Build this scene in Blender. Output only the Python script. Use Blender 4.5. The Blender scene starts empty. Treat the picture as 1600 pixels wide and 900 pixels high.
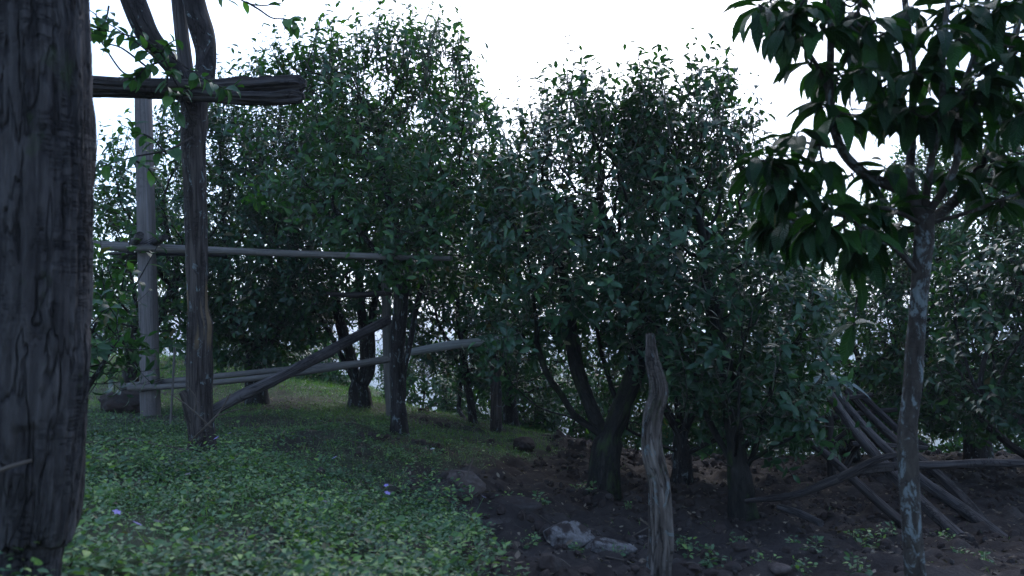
import bpy, math, random
import numpy as np
from mathutils import Vector, Matrix

R = math.radians
random.seed(7)
rng = np.random.default_rng(7)
sc = bpy.context.scene
col = sc.collection

# ------------------------------------------------------------------ camera
PITCH = R(4.0)
FPX = 28.0 / 36.0 * 1600.0
cam_d = bpy.data.cameras.new('camera'); cam = bpy.data.objects.new('camera', cam_d); col.objects.link(cam)
cam.location = (0, 0, 0); cam.rotation_euler = (R(90) + PITCH, 0, 0)
cam_d.lens = 28; cam_d.sensor_width = 36; cam_d.clip_start = .05; cam_d.clip_end = 20000
cam_d.dof.use_dof = True; cam_d.dof.focus_distance = 7.0; cam_d.dof.aperture_fstop = 3.5
sc.camera = cam

# ------------------------------------------------------------------ light
SUN_EL, SUN_AZ = R(34), R(8)          # ahead, behind thin bright cloud
w = bpy.data.worlds.new('World'); sc.world = w; w.use_nodes = True
nt = w.node_tree; nt.nodes.clear()
sky = nt.nodes.new('ShaderNodeTexSky'); sky.sky_type = 'NISHITA'; sky.sun_disc = False
sky.sun_elevation = SUN_EL; sky.sun_rotation = SUN_AZ; sky.altitude = 1200
sky.air_density = 1.0; sky.dust_density = 2.6; sky.ozone_density = 2.8
bg = nt.nodes.new('ShaderNodeBackground'); bg.inputs['Strength'].default_value = 0.13
wo = nt.nodes.new('ShaderNodeOutputWorld')
nt.links.new(sky.outputs[0], bg.inputs[0]); nt.links.new(bg.outputs[0], wo.inputs[0])
sd = bpy.data.lights.new('sun', 'SUN'); sd.energy = 0.5; sd.angle = R(50); sd.color = (1, .98, .95)
sun = bpy.data.objects.new('sun', sd); col.objects.link(sun)
sdir = Vector((math.sin(SUN_AZ) * math.cos(SUN_EL), math.cos(SUN_AZ) * math.cos(SUN_EL), math.sin(SUN_EL)))
sun.rotation_euler = sdir.to_track_quat('Z', 'Y').to_euler()
sc.view_settings.view_transform = 'Standard'; sc.view_settings.look = 'None'
sc.view_settings.exposure = 1.85; sc.view_settings.gamma = 1.0; sc.view_settings.use_curve_mapping = False
sc.cycles.max_bounces = 6; sc.cycles.diffuse_bounces = 3; sc.cycles.glossy_bounces = 2
sc.cycles.transmission_bounces = 3; sc.cycles.volume_bounces = 1; sc.cycles.transparent_max_bounces = 8
sc.cycles.volume_step_rate = 10
sc.cycles.use_denoising = True

# ------------------------------------------------------------------ maths helpers
cp, sp = math.cos(PITCH), math.sin(PITCH)
def P(px, py, d):
    """photo pixel (1600 x 900) at depth d -> world point; camera stands at the origin"""
    a = (np.asarray(px, float) - 800) / FPX * d; b = (450 - np.asarray(py, float)) / FPX * d
    return np.stack([a, d * cp - b * sp + 0 * a, d * sp + b * cp + 0 * a], -1)

def _h(ix, iy, iz, s):
    n = (ix.astype(np.int64) * 374761393 + iy.astype(np.int64) * 668265263 + iz.astype(np.int64) * 2147483647 + s * 974634777) & 0xffffffff
    n = ((n ^ (n >> 13)) * 1274126177) & 0xffffffff
    n = (n ^ (n >> 16)) & 0xffffffff
    return n / 4294967295.0 * 2 - 1
def noise3(x, y, z=0.0, s=0):
    x, y, z = np.broadcast_arrays(np.asarray(x, float), np.asarray(y, float), np.asarray(z, float))
    xi, yi, zi = np.floor(x), np.floor(y), np.floor(z)
    fx, fy, fz = x - xi, y - yi, z - zi
    fx, fy, fz = [f * f * (3 - 2 * f) for f in (fx, fy, fz)]
    r = 0
    for dx in (0, 1):
        for dy in (0, 1):
            for dz in (0, 1):
                r = r + _h(xi + dx, yi + dy, zi + dz, s) * (fx if dx else 1 - fx) * (fy if dy else 1 - fy) * (fz if dz else 1 - fz)
    return r
def fbm(x, y, z=0.0, oct=4, s=0):
    r = 0; a = 1; t = 0
    for k in range(oct):
        r = r + a * noise3(x * 2 ** k, y * 2 ** k, np.asarray(z) * 2 ** k, s + k); t += a; a *= .5
    return r / t
def sstep(a, b, x):
    t = np.clip((x - a) / (b - a), 0, 1); return t * t * (3 - 2 * t)
def norm(v):
    return v / (np.linalg.norm(v, axis=-1, keepdims=True) + 1e-9)

# ------------------------------------------------------------------ mesh builder
class MB:
    def __init__(s): s.v = []; s.q = []; s.t = []; s.c = []; s.n = 0
    def add(s, v, q=None, t=None, c=None):
        v = np.asarray(v, float).reshape(-1, 3)
        s.v.append(v); s.c.append(np.zeros_like(v) if c is None else np.asarray(c, float).reshape(-1, 3))
        if q is not None and len(q): s.q.append(np.asarray(q).reshape(-1, 4) + s.n)
        if t is not None and len(t): s.t.append(np.asarray(t).reshape(-1, 3) + s.n)
        s.n += len(v)
    def build(s, name, mat, parent=None, loc=None, smooth=True):
        v = np.concatenate(s.v); c = np.concatenate(s.c)
        if loc is not None: v = v - np.asarray(loc)
        q = np.concatenate(s.q) if s.q else np.zeros((0, 4), int); t = np.concatenate(s.t) if s.t else np.zeros((0, 3), int)
        me = bpy.data.meshes.new(name)
        me.vertices.add(len(v)); me.vertices.foreach_set('co', v.astype(np.float32).ravel())
        idx = np.concatenate([q.ravel(), t.ravel()]).astype(np.int32)
        me.loops.add(len(idx)); me.loops.foreach_set('vertex_index', idx)
        me.polygons.add(len(q) + len(t))
        st = np.concatenate([np.arange(len(q)) * 4, len(q) * 4 + np.arange(len(t)) * 3]).astype(np.int32)
        me.polygons.foreach_set('loop_start', st)
        me.update(calc_edges=True)
        me.polygons.foreach_set('use_smooth', np.full(len(st), smooth))
        at = me.attributes.new('tc', 'FLOAT_VECTOR', 'POINT'); at.data.foreach_set('vector', c.astype(np.float32).ravel())
        me.materials.append(mat)
        o = bpy.data.objects.new(name, me); col.objects.link(o)
        if parent is not None: o.parent = parent
        elif loc is not None: o.location = [float(k) for k in loc]
        return o

def tag(o, label=None, cat=None, group=None, kind=None):
    if label: o['label'] = label
    if cat: o['category'] = cat
    if group: o['group'] = group
    if kind: o['kind'] = kind
    return o
def thing(name, label, cat, loc, group=None):
    o = bpy.data.objects.new(name, None); col.objects.link(o); o.location = [float(k) for k in loc]
    o.empty_display_size = .1
    return tag(o, label, cat, group)

def resample(pts, rad, step):
    pts = np.asarray(pts, float); rad = np.broadcast_to(np.asarray(rad, float), (len(pts),)).copy()
    if len(pts) == 2:
        n = max(2, int(np.linalg.norm(pts[1] - pts[0]) / step) + 1)
        u = np.linspace(0, 1, n)[:, None]
        return pts[0] * (1 - u) + pts[1] * u, rad[0] * (1 - u[:, 0]) + rad[1] * u[:, 0]
    e = np.vstack([2 * pts[0] - pts[1], pts, 2 * pts[-1] - pts[-2]])
    op, orr = [], []
    for i in range(len(pts) - 1):
        p0, p1, p2, p3 = e[i], e[i + 1], e[i + 2], e[i + 3]
        n = max(2, int(np.linalg.norm(p2 - p1) / step) + 1)
        for t in np.linspace(0, 1, n, endpoint=False):
            op.append(.5 * (2 * p1 + (p2 - p0) * t + (2 * p0 - 5 * p1 + 4 * p2 - p3) * t * t + (3 * p1 - 3 * p2 + p3 - p0) * t ** 3))
            orr.append(rad[i] * (1 - t) + rad[i + 1] * t)
    op.append(pts[-1]); orr.append(rad[-1])
    return np.array(op), np.array(orr)

def tube(mb, pts, rad, sides=12, step=.04, rough=.06, grain=6, freq=3., seed=0, cap=True, flat=1.0, res=True, split=0.0, knots=0.0, v0=0., fn=None):
    """one continuous tapered tube with grain relief along its length"""
    if res: pts, rad = resample(pts, rad, step)
    else: pts = np.asarray(pts, float); rad = np.asarray(rad, float)
    n = len(pts)
    T = np.zeros_like(pts); T[1:-1] = pts[2:] - pts[:-2]; T[0] = pts[1] - pts[0]; T[-1] = pts[-1] - pts[-2]; T = norm(T)
    a = np.array([1., 0, 0]) if abs(T[0][0]) < .8 else np.array([0, 0, 1.])
    U = np.zeros_like(pts); u = a - T[0] * a.dot(T[0]); u /= np.linalg.norm(u)
    for i in range(n):
        u = u - T[i] * u.dot(T[i]); u /= (np.linalg.norm(u) + 1e-9); U[i] = u
    V = np.cross(T, U)
    s = np.concatenate([[0], np.cumsum(np.linalg.norm(np.diff(pts, axis=0), axis=1))]) + v0
    th = np.arange(sides) / sides * 2 * math.pi
    cth, sth = np.cos(th)[None], np.sin(th)[None]
    S = s[:, None] + 0 * cth
    rr = rad[:, None] * np.ones_like(cth)
    if rough:
        g = noise3(cth * grain / 2 + 11, sth * grain / 2 + 7, S * freq, seed) * .55 + noise3(cth * grain + 3, sth * grain, S * freq * 2.3, seed + 3) * .3 + noise3(cth * .8, sth * .8, S * 2.1, seed + 5) * .6
        rr = rr * (1 + rough * g)
    if split:
        g = noise3(cth * grain * 1.6 + 31, sth * grain * 1.6, S * freq * .35, seed + 9)
        rr = rr - rad[:, None] * split * np.clip(.25 - np.abs(g), 0, 1) * 4
    if knots:
        g = noise3(cth * 1.6 + 5, sth * 1.6 + 9, S * 3.1, seed + 21); rr = rr + rad[:, None] * knots * np.clip(g - .35, 0, 1) * 1.6
    if fn is not None: rr = rr * fn(th[None] + 0 * S, S)
    v = pts[:, None] + (cth[..., None] * U[:, None] + sth[..., None] * V[:, None] * flat) * rr[..., None]
    c = np.stack([cth * rad.max() + 0 * S, sth * rad.max() + 0 * S, S], -1)
    i = np.arange(n - 1)[:, None]; j = np.arange(sides)[None]; k = (j + 1) % sides
    q = np.stack([i * sides + j, i * sides + k, (i + 1) * sides + k, (i + 1) * sides + j], -1).reshape(-1, 4)
    mb.add(v, q, None, c)
    if cap:
        for e, sg in ((0, -1), (n - 1, 1)):
            ring = v[e]; cen = ring.mean(0) + T[e] * sg * rad[e] * .06
            cc = np.concatenate([c[e], c[e].mean(0, keepdims=True)])
            mb.add(np.vstack([ring, cen]), None, [[m, (m + 1) % sides, sides] for m in range(sides)], cc)

TS = {3: [0, .5, 1], 4: [0, .32, .7, 1], 5: [0, .18, .45, .75, 1], 8: [0, .08, .22, .38, .55, .72, .88, 1]}
def leaves(mb, Pp, D, N, L, W, curl, rnd, rows=4, fold=.25, shape=.85, wav=0.0):
    """many leaves at once: base Pp, direction D, upper side N, length L, half width W; tc = (along, across, random)"""
    n = len(Pp)
    if n == 0: return
    L = np.broadcast_to(L, (n,)); W = np.broadcast_to(W, (n,)); curl = np.broadcast_to(curl, (n,)); rnd = np.broadcast_to(rnd, (n,))
    D = norm(D); N = norm(N - D * (N * D).sum(-1, keepdims=True)); S = np.cross(D, N)
    ts = np.array(TS[rows]); wp = np.sin(np.pi * ts ** shape) ** .9; wp[0] = .04; wp[-1] = .02
    out = np.zeros((n, len(ts), 3, 3)); tc = np.zeros((n, len(ts), 3, 3))
    for a, (t, wv) in enumerate(zip(ts, wp)):
        bend = curl * t * t
        ctr = Pp + D * (L * t * (1 - .35 * np.abs(bend)))[:, None] - N * (L * bend)[:, None] * .8
        for b, sgn in enumerate((-1, 0, 1)):
            ww = W * wv * sgn
            lift = np.abs(ww) * fold + (wav * W * np.sin(t * 17 + rnd * 40 + sgn) if sgn else 0)
            out[:, a, b] = ctr + S * ww[:, None] + N * np.asarray(lift)[:, None]
            tc[:, a, b, 0] = t; tc[:, a, b, 1] = sgn * wv; tc[:, a, b, 2] = rnd
    k = len(ts) * 3
    a = np.arange(len(ts) - 1)[:, None]; b = np.arange(2)[None]
    q1 = np.stack([a * 3 + b, a * 3 + b + 1, (a + 1) * 3 + b + 1, (a + 1) * 3 + b], -1).reshape(-1, 4)
    q = (q1[None] + (np.arange(n) * k)[:, None, None]).reshape(-1, 4)
    mb.add(out, q, None, tc)

# ------------------------------------------------------------------ materials
class Mat:
    def __init__(s, name):
        s.m = bpy.data.materials.new(name); s.m.use_nodes = True; s.t = s.m.node_tree; s.t.nodes.clear()
        s.out = s.n('ShaderNodeOutputMaterial')
    def n(s, typ, props=None, **inp):
        nd = s.t.nodes.new(typ)
        for k, v in (props or {}).items(): setattr(nd, k, v)
        for k, v in inp.items():
            k = int(k[1:]) if k[0] == '_' and k[1:].isdigit() else k.replace('_', ' ')
            if isinstance(v, bpy.types.NodeSocket): s.t.links.new(v, nd.inputs[k])
            else: nd.inputs[k].default_value = v
        return nd
    def attr(s): return s.n('ShaderNodeAttribute', dict(attribute_name='tc')).outputs['Vector']
    def mapping(s, vec, scale): return s.n('ShaderNodeMapping', None, Vector=vec, Scale=scale).outputs[0]
    def noise(s, vec, scale=1., detail=5., rough=.6, dist=0.): return s.n('ShaderNodeTexNoise', None, Vector=vec, Scale=scale, Detail=detail, Roughness=rough, Distortion=dist).outputs[0]
    def ramp(s, fac, stops):
        r = s.n('ShaderNodeValToRGB', None, Fac=fac); e = r.color_ramp.elements
        for i, (p, c) in enumerate(stops):
            el = e[i] if i < 2 else e.new(p)
            el.position = p; el.color = (*c, 1) if len(c) == 3 else c
        return r.outputs[0]
    def mix(s, fac, a, b, bt='MIX'):
        nd = s.n('ShaderNodeMix', dict(data_type='RGBA', blend_type=bt))
        for i, v in ((0, fac), (6, a), (7, b)):
            if isinstance(v, bpy.types.NodeSocket): s.t.links.new(v, nd.inputs[i])
            else: nd.inputs[i].default_value = v if i == 0 or len(v) == 4 else (*v, 1)
        return nd.outputs[2]
    def math(s, op, a, b=0.):
        return s.n('ShaderNodeMath', dict(operation=op), _0=a, _1=b).outputs[0]
    def surf(s, sh): s.t.links.new(sh, s.out.inputs['Surface']); return s.m

def gray(v): return (v, v, v)
def wood(name, dark, mid, light, sx=30., sz=2.0, bump=.6, lichen=0., moss=0., stripe=None, cracks=1.0, rough=.85, hz=9., fv=.55, bd=.012, ls=14.):
    m = Mat(name); tc = m.attr()
    g = m.noise(m.mapping(tc, (sx, sx, sz)), 1., 6., .62, .3)
    g2 = m.noise(m.mapping(tc, (sx * 3.1, sx * 3.1, sz * 2.5)), 1., 4., .6)
    big = m.noise(m.mapping(tc, (6, 6, 2.2)), 1., 3., .6)
    c = m.ramp(g, [(.3, dark), (.5, mid), (.72, light)])
    c = m.mix(m.ramp(big, [(.35, gray(0)), (.65, gray(1))]), c, m.mix(.5, c, dark))
    def fis(scale, wd, dist=.3):
        q = m.math('ABSOLUTE', m.math('SUBTRACT', m.noise(m.mapping(tc, scale), 1., 3., .55, dist), .5))
        return m.ramp(q, [(.0, gray(0)), (wd, gray(1))])
    cr = m.math('MINIMUM', fis((sx * fv, sx * fv, sz * .7 * .55 / fv * (.35 if fv > .6 else 1)), .035), m.math('MAXIMUM', fis((sx * .25, sx * .25, sz * hz), .05, .3), m.ramp(big, [(.48, gray(1)), (.6, gray(0))]) if fv < .6 else m.ramp(big, [(.5, gray(.55)), (.6, gray(0))])))
    c = m.mix(m.math('MULTIPLY', m.math('SUBTRACT', 1., cr), .75 * cracks), c, tuple(k * .3 for k in dark))
    if stripe:
        sm = m.ramp(m.noise(m.mapping(tc, (9, 9, 1.1)), 1., 2., .5), [(.48, gray(0)), (.54, gray(1))])
        zz = m.n('ShaderNodeSeparateXYZ', None, Vector=tc).outputs[2]
        sm = m.math('MULTIPLY', sm, m.math('MULTIPLY', m.ramp(m.math('MULTIPLY', zz, .5), [(.38, gray(0)), (.42, gray(1))]), m.ramp(m.math('MULTIPLY', zz, .5), [(.66, gray(1)), (.72, gray(0))])))
        c = m.mix(sm, c, m.mix(g2, tuple(k * .55 for k in stripe), stripe))
    if lichen:
        lm = m.ramp(m.noise(m.mapping(tc, (ls, ls, ls * .7)), 1., 6., .7, .6), [(.62 - lichen, gray(0)), (.66 - lichen * .8, gray(1))])
        c = m.mix(m.math('MULTIPLY', lm, .8), c, m.mix(g2, (.10, .12, .115), (.26, .30, .30)))
    if moss:
        mm = m.ramp(m.noise(m.mapping(tc, (7, 7, 4)), 1., 5., .7), [(.62 - moss, gray(0)), (.75 - moss, gray(1))])
        c = m.mix(m.math('MULTIPLY', mm, .7), c, (.035, .06, .015))
    hgt = m.math('ADD', m.math('MULTIPLY', g, .7), m.math('ADD', m.math('MULTIPLY', g2, .3), m.math('MULTIPLY', cr, .5 * cracks)))
    b = m.n('ShaderNodeBump', None, Height=hgt, Strength=bump, Distance=bd).outputs[0]
    p = m.n('ShaderNodeBsdfPrincipled', None, Base_Color=c, Roughness=rough, Normal=b); p.inputs['Specular IOR Level'].default_value = .25
    return m.surf(p.outputs[0])

def leafmat(name, dark, light, young=None, rough=.38, veins=0., trans=.25, spec=.5, dead=None, deadfrac=.97):
    m = Mat(name); tc = m.attr()
    s = m.n('ShaderNodeSeparateXYZ', None, Vector=tc)
    r = s.outputs[2]
    c = m.ramp(r, [(0., dark), (.8, light), (1., young or light)])
    if dead:
        d = m.ramp(m.math('FRACT', m.math('MULTIPLY', r, 91.7)), [(deadfrac, gray(0)), (deadfrac + .004, gray(1))])
        c = m.mix(d, c, dead)
    mid = m.ramp(m.math('ABSOLUTE', s.outputs[1]), [(0., gray(1)), (.09, gray(0))])
    c = m.mix(m.math('MULTIPLY', mid, .35), c, tuple(min(1, k * 2.2) for k in light))
    nrm = None
    if veins:
        wv = m.math('SINE', m.math('MULTIPLY', m.math('SUBTRACT', m.math('MULTIPLY', s.outputs[0], 1.0), m.math('MULTIPLY', m.math('ABSOLUTE', s.outputs[1]), .16)), 95.))
        hh = m.math('SUBTRACT', m.math('MULTIPLY', wv, .5), m.math('MULTIPLY', mid, 1.5))
        nrm = m.n('ShaderNodeBump', None, Height=hh, Strength=veins, Distance=.003).outputs[0]
    kw = dict(Base_Color=c, Roughness=rough)
    if nrm is not None: kw['Normal'] = nrm
    p = m.n('ShaderNodeBsdfPrincipled', None, **kw); p.inputs['Specular IOR Level'].default_value = spec
    tcol = m.mix(1., c, (1.0, 1.35, .35), 'MULTIPLY')
    t = m.n('ShaderNodeBsdfTranslucent', None, Color=tcol)
    mx = m.n('ShaderNodeMixShader', None, Fac=trans); m.t.links.new(p.outputs[0], mx.inputs[1]); m.t.links.new(t.outputs[0], mx.inputs[2])
    return m.surf(mx.outputs[0])

M = {}
M['bark_dark'] = wood('dark_bark', (.012, .010, .010), (.034, .028, .027), (.075, .065, .062), 34, 9, .8, lichen=.03)
M['bark'] = wood('tea_bark', (.014, .011, .010), (.035, .029, .026), (.075, .066, .06), 34, 7, .7, lichen=.05, moss=.04)
M['bark_moss'] = wood('mossy_bark', (.010, .009, .008), (.022, .020, .016), (.046, .042, .037), 30, 8, .7, lichen=.0, moss=.10)
M['trunk_old'] = wood('old_grey_wood', (.020, .017, .017), (.060, .052, .050), (.125, .11, .105), 30, 4.5, 1.0, cracks=.9, hz=12, bd=.022, lichen=.0, moss=.02)
M['post_bark'] = wood('stripped_bark_post', (.022, .017, .015), (.07, .055, .048), (.14, .115, .10), 40, 2.6, .9, lichen=.03, stripe=(.22, .15, .085))
M['timber'] = wood('pale_timber', (.10, .085, .08), (.19, .165, .155), (.27, .24, .23), 60, 1.6, .35, cracks=.35)
M['pole'] = wood('weathered_pole', (.09, .08, .07), (.17, .15, .135), (.26, .235, .215), 55, 1.8, .4, cracks=.4)
M['dark_log'] = wood('dark_log', (.022, .018, .017), (.06, .05, .046), (.12, .10, .095), 36, 2.0, .8)
M['grey_log'] = wood('grey_log', (.032, .027, .026), (.085, .073, .070), (.155, .138, .13), 42, 1.9, .9, hz=5)
M['stump'] = wood('peeling_stump', (.036, .028, .023), (.125, .10, .083), (.27, .23, .195), 40, 6, 1.0, lichen=.05, moss=.06)
M['lichen_bark'] = wood('lichen_bark', (.028, .023, .019), (.055, .045, .036), (.09, .077, .062), 26, 12, .6, lichen=.10, cracks=.5, ls=19.)
M['shoot'] = wood('green_grey_shoot', (.07, .065, .05), (.12, .11, .09), (.17, .16, .135), 60, 6, .1, cracks=.1)
M['bleached'] = wood('bleached_wood', (.26, .25, .24), (.42, .41, .39), (.55, .54, .52), 60, 1.8, .3, cracks=.3)
M['twig'] = wood('twig_wood', (.06, .045, .035), (.11, .085, .068), (.17, .14, .115), 60, 6, .3, cracks=.2)
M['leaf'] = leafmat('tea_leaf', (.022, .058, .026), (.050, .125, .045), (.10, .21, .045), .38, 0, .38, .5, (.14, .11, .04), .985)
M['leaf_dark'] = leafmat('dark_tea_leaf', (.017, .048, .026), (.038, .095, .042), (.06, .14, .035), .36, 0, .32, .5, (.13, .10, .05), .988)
M['broadleaf'] = leafmat('broad_leaf', (.010, .032, .014), (.020, .056, .018), (.032, .10, .02), .45, .8, .30, .22, (.10, .085, .055), .992)
M['weed'] = leafmat('weed_leaf', (.040, .085, .042), (.12, .21, .095), (.22, .34, .07), .48, 0, .25, .4, (.13, .10, .05), .965)
M['grass'] = leafmat('grass_blade', (.065, .14, .03), (.12, .22, .045), (.18, .30, .05), .55, 0, .3, .3, (.16, .13, .06), .93)
M['litter'] = leafmat('dead_leaf', (.06, .042, .032), (.15, .115, .085), (.26, .21, .16), .8, 0, .1, .2)
M['petal'] = leafmat('violet_petal', (.30, .22, .62), (.38, .30, .70), (.5, .42, .8), .6, 0, .3, .2)

def soilmat(name):
    m = Mat(name); pos = m.n('ShaderNodeNewGeometry').outputs['Position']
    cov = m.n('ShaderNodeAttribute', dict(attribute_name='tc')).outputs['Vector']
    s = m.n('ShaderNodeSeparateXYZ', None, Vector=cov)
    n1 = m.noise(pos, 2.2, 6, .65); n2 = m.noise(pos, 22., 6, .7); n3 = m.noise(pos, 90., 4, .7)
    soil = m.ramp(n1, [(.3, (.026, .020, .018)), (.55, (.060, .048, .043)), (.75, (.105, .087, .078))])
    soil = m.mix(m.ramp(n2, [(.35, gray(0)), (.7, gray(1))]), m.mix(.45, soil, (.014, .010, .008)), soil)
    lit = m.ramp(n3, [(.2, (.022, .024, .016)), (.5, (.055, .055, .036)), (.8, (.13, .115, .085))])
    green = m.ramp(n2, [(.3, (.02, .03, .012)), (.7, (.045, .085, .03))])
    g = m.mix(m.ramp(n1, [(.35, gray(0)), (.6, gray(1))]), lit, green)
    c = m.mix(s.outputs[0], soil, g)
    far = m.ramp(m.noise(pos, .02, 6, .6), [(.35, (.04, .07, .025)), (.65, (.11, .13, .06))])
    c = m.mix(s.outputs[1], c, far)
    h = m.math('ADD', m.math('MULTIPLY', n2, .8), m.math('MULTIPLY', n3, .3))
    b = m.n('ShaderNodeBump', None, Height=h, Strength=.8, Distance=.03).outputs[0]
    p = m.n('ShaderNodeBsdfPrincipled', None, Base_Color=c, Roughness=.95, Normal=b); p.inputs['Specular IOR Level'].default_value = .15
    return m.surf(p.outputs[0])
M['soil'] = soilmat('ground_soil')

def rockmat(name, a, b_, dirt):
    m = Mat(name); pos = m.n('ShaderNodeTexCoord').outputs['Object']
    n1 = m.noise(pos, 6., 6, .65, .4); n2 = m.noise(pos, 40., 6, .7)
    c = m.ramp(n2, [(.3, a), (.7, b_)])
    c = m.mix(m.ramp(n1, [(.5 - dirt, gray(0)), (.56 - dirt * .9, gray(1))]), (.045, .032, .027), c)
    h = m.math('ADD', n1, m.math('MULTIPLY', n2, .5))
    b = m.n('ShaderNodeBump', None, Height=h, Strength=.7, Distance=.02).outputs[0]
    p = m.n('ShaderNodeBsdfPrincipled', None, Base_Color=c, Roughness=.9, Normal=b); p.inputs['Specular IOR Level'].default_value = .2
    return m.surf(p.outputs[0])
M['rock'] = rockmat('pale_rock', (.10, .088, .08), (.25, .225, .21), .05)
M['rock_red'] = rockmat('earthy_rock', (.07, .05, .042), (.13, .10, .085), .1)
M['pebble'] = rockmat('white_pebble', (.4, .4, .42), (.7, .7, .72), .25)
M['clod'] = rockmat('soil_clod', (.03, .024, .021), (.068, .055, .049), .0)

# ------------------------------------------------------------------ ground
CTRL = [(60, 935, 2.15), (315, 706, 5.2), (235, 646, 7.5), (205, 632, 9), (625, 677, 7.2), (565, 635, 9.6), (400, 634, 9.6), (200, 557, 16.5),
        (400, 590, 13.5), (520, 603, 12.6), (650, 640, 10.8), (772, 673, 9.2), (850, 676, 9.6), (925, 705, 9.0), (940, 768, 6.3), (1065, 748, 8), (1160, 806, 5.8), (1430, 935, 2.9),
        (880, 850, 4.4), (720, 790, 5.0), (400, 905, 2.5), (800, 905, 3.0), (1300, 905, 3.3), (1600, 895, 3.5), (1550, 848, 4.9), (1300, 742, 8),
        (1450, 712, 10.5), (1150, 722, 10.2), (-200, 700, 5.5), (-250, 620, 9), (1900, 820, 6), (1850, 745, 9), (500, 760, 4.2), (640, 710, 6.0),
        (1000, 1250, 1.2), (400, 1150, 1.2), (160, 640, 7.8)]
cxyz = np.array([P(*c) for c in CTRL])
extra = np.array([[0.5, 13.5, -2.3], [3, 14, -2.7], [-3, 17.5, -1.0], [8, 14, -2.9], [-9, 20, -.8], [1, 20, -4.5], [10, 20, -5], [-5, 25, -3.5], [6, 28, -8.], [-15, 25, -3], [16, 24, -7],
                  [0, -3, -.95], [-6, -3, -.6], [6, -3, -1.2], [0, -15, -.9], [-15, -10, 0], [15, -10, -2], [-20, 8, .8], [20, 8, -3.5], [-12, 10, .1]])
cxyz = np.vstack([cxyz, extra])
def _U(r2): return np.where(r2 > 1e-9, .5 * r2 * np.log(r2 + 1e-12), 0)
_n = len(cxyz)
_K = _U(((cxyz[:, None, :2] - cxyz[None, :, :2]) ** 2).sum(-1)) + np.eye(_n) * .08
_Pm = np.hstack([np.ones((_n, 1)), cxyz[:, :2]])
_A = np.vstack([np.hstack([_K, _Pm]), np.hstack([_Pm.T, np.zeros((3, 3))])])
_w = np.linalg.solve(_A, np.concatenate([cxyz[:, 2], np.zeros(3)]))
def dirt(x, y):
    """1 where the soil is bare"""
    x = np.asarray(x, float); y = np.asarray(y, float)
    b = np.interp(y, [0, 2.5, 3.6, 4.4, 5.0, 5.8, 6.4, 7.5, 8.6, 9.6, 11, 14], [-.28, -.22, -.22, -.42, -.68, -.80, -.25, .12, .35, .35, .6, 2.5])
    e = fbm(x * 1.1, y * 1.1, 0, 3, 40) * .45 + noise3(x * 5, y * 5, 0, 44) * .12
    d = sstep(-.12, .16, x - b + e * .6)
    shade = sstep(.9, .3, np.hypot((x + 3.0) / 1.5, (y - 10.2) / .9) + e * .5) * .8  # oval of bare soil around the foot of the dense left tree
    bald = np.maximum(sstep(.05, .4, fbm(x * 1.9 + 9, y * 1.9, 0, 3, 55)) * .75, .35 * np.exp(-((x + 1.3) / .55) ** 2 - ((y - 5.1) / .55) ** 2))
    return np.clip(np.maximum(np.maximum(d, shade), bald), 0, 1)
def gz(x, y):
    x = np.asarray(x, float); y = np.asarray(y, float)
    shp = np.broadcast(x, y).shape; x = np.broadcast_to(x, shp).ravel(); y = np.broadcast_to(y, shp).ravel()
    r = np.hypot(x, y); k = np.minimum(1, 30 / np.maximum(r, 1e-6)); xc, yc = x * k, y * k
    z = np.zeros_like(x)
    for a in range(0, len(x), 20000):
        s = slice(a, a + 20000)
        z[s] = _U((xc[s, None] - cxyz[None, :, 0]) ** 2 + (yc[s, None] - cxyz[None, :, 1]) ** 2) @ _w[:_n] + _w[_n] + xc[s] * _w[_n + 1] + yc[s] * _w[_n + 2]
    d = dirt(x, y); near = sstep(25, 12, r)
    z = z + near * (fbm(x * 1.3, y * 1.3, 0, 3, 3) * .05 + fbm(x * 9, y * 9, 0, 3, 8) * .012)
    z = z + near * d * sstep(-.5, .3, x + .6) * (np.abs(fbm(x * 4.2, y * 4.2, 0, 4, 12)) * .14 - .037 + fbm(x * 22, y * 22, 0, 2, 18) * .012)
    # spoil bank left of the leaning tree, and the earth mound with the rock
    z = z + .16 * np.exp(-(((x - .65) / .55) ** 2 + ((y - 8.7) / .5) ** 2)) * (1 + .8 * fbm(x * 6, y * 6, 0, 3, 23))
    z = z + .10 * np.exp(-(((x + .25) / .45) ** 2 + ((y - 5.0) / .3) ** 2))
    # the valley and the hills beyond it
    far = np.maximum(r - 30, 0)
    z = z - 70 * (1 - np.exp(-far / 160)) + sstep(700, 2300, r) * (95 + 70 * fbm(x / 900 + 5, y / 900, 0, 4, 61)) + sstep(60, 400, r) * 8 * fbm(x / 120, y / 120, 0, 3, 66)
    return z.reshape(shp)
def axis(lo, hi, st, ext, g):
    a = list(np.arange(lo, hi + st / 2, st)); s = st; b = hi
    up = []
    while b < ext: s *= g; b += s; up.append(b)
    s = st; b = lo; dn = []
    while b > -ext: s *= g; b -= s; dn.append(b)
    return np.array(dn[::-1] + a + up)
gx = axis(-4.4, 6.4, .04, 3200, 1.13); gy = axis(1.6, 12.0, .04, 3200, 1.13)
X, Y = np.meshgrid(gx, gy); Z = gz(X, Y)
RR = np.hypot(X, Y)
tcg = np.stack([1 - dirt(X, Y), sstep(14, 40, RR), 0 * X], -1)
g = MB(); nx, ny = len(gx), len(gy)
i = np.arange(ny - 1)[:, None]; j = np.arange(nx - 1)[None]
g.add(np.stack([X, Y, Z], -1), np.stack([i * nx + j, i * nx + j + 1, (i + 1) * nx + j + 1, (i + 1) * nx + j], -1).reshape(-1, 4), None, tcg)
tag(g.build('ground', M['soil']), kind='structure')
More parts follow.
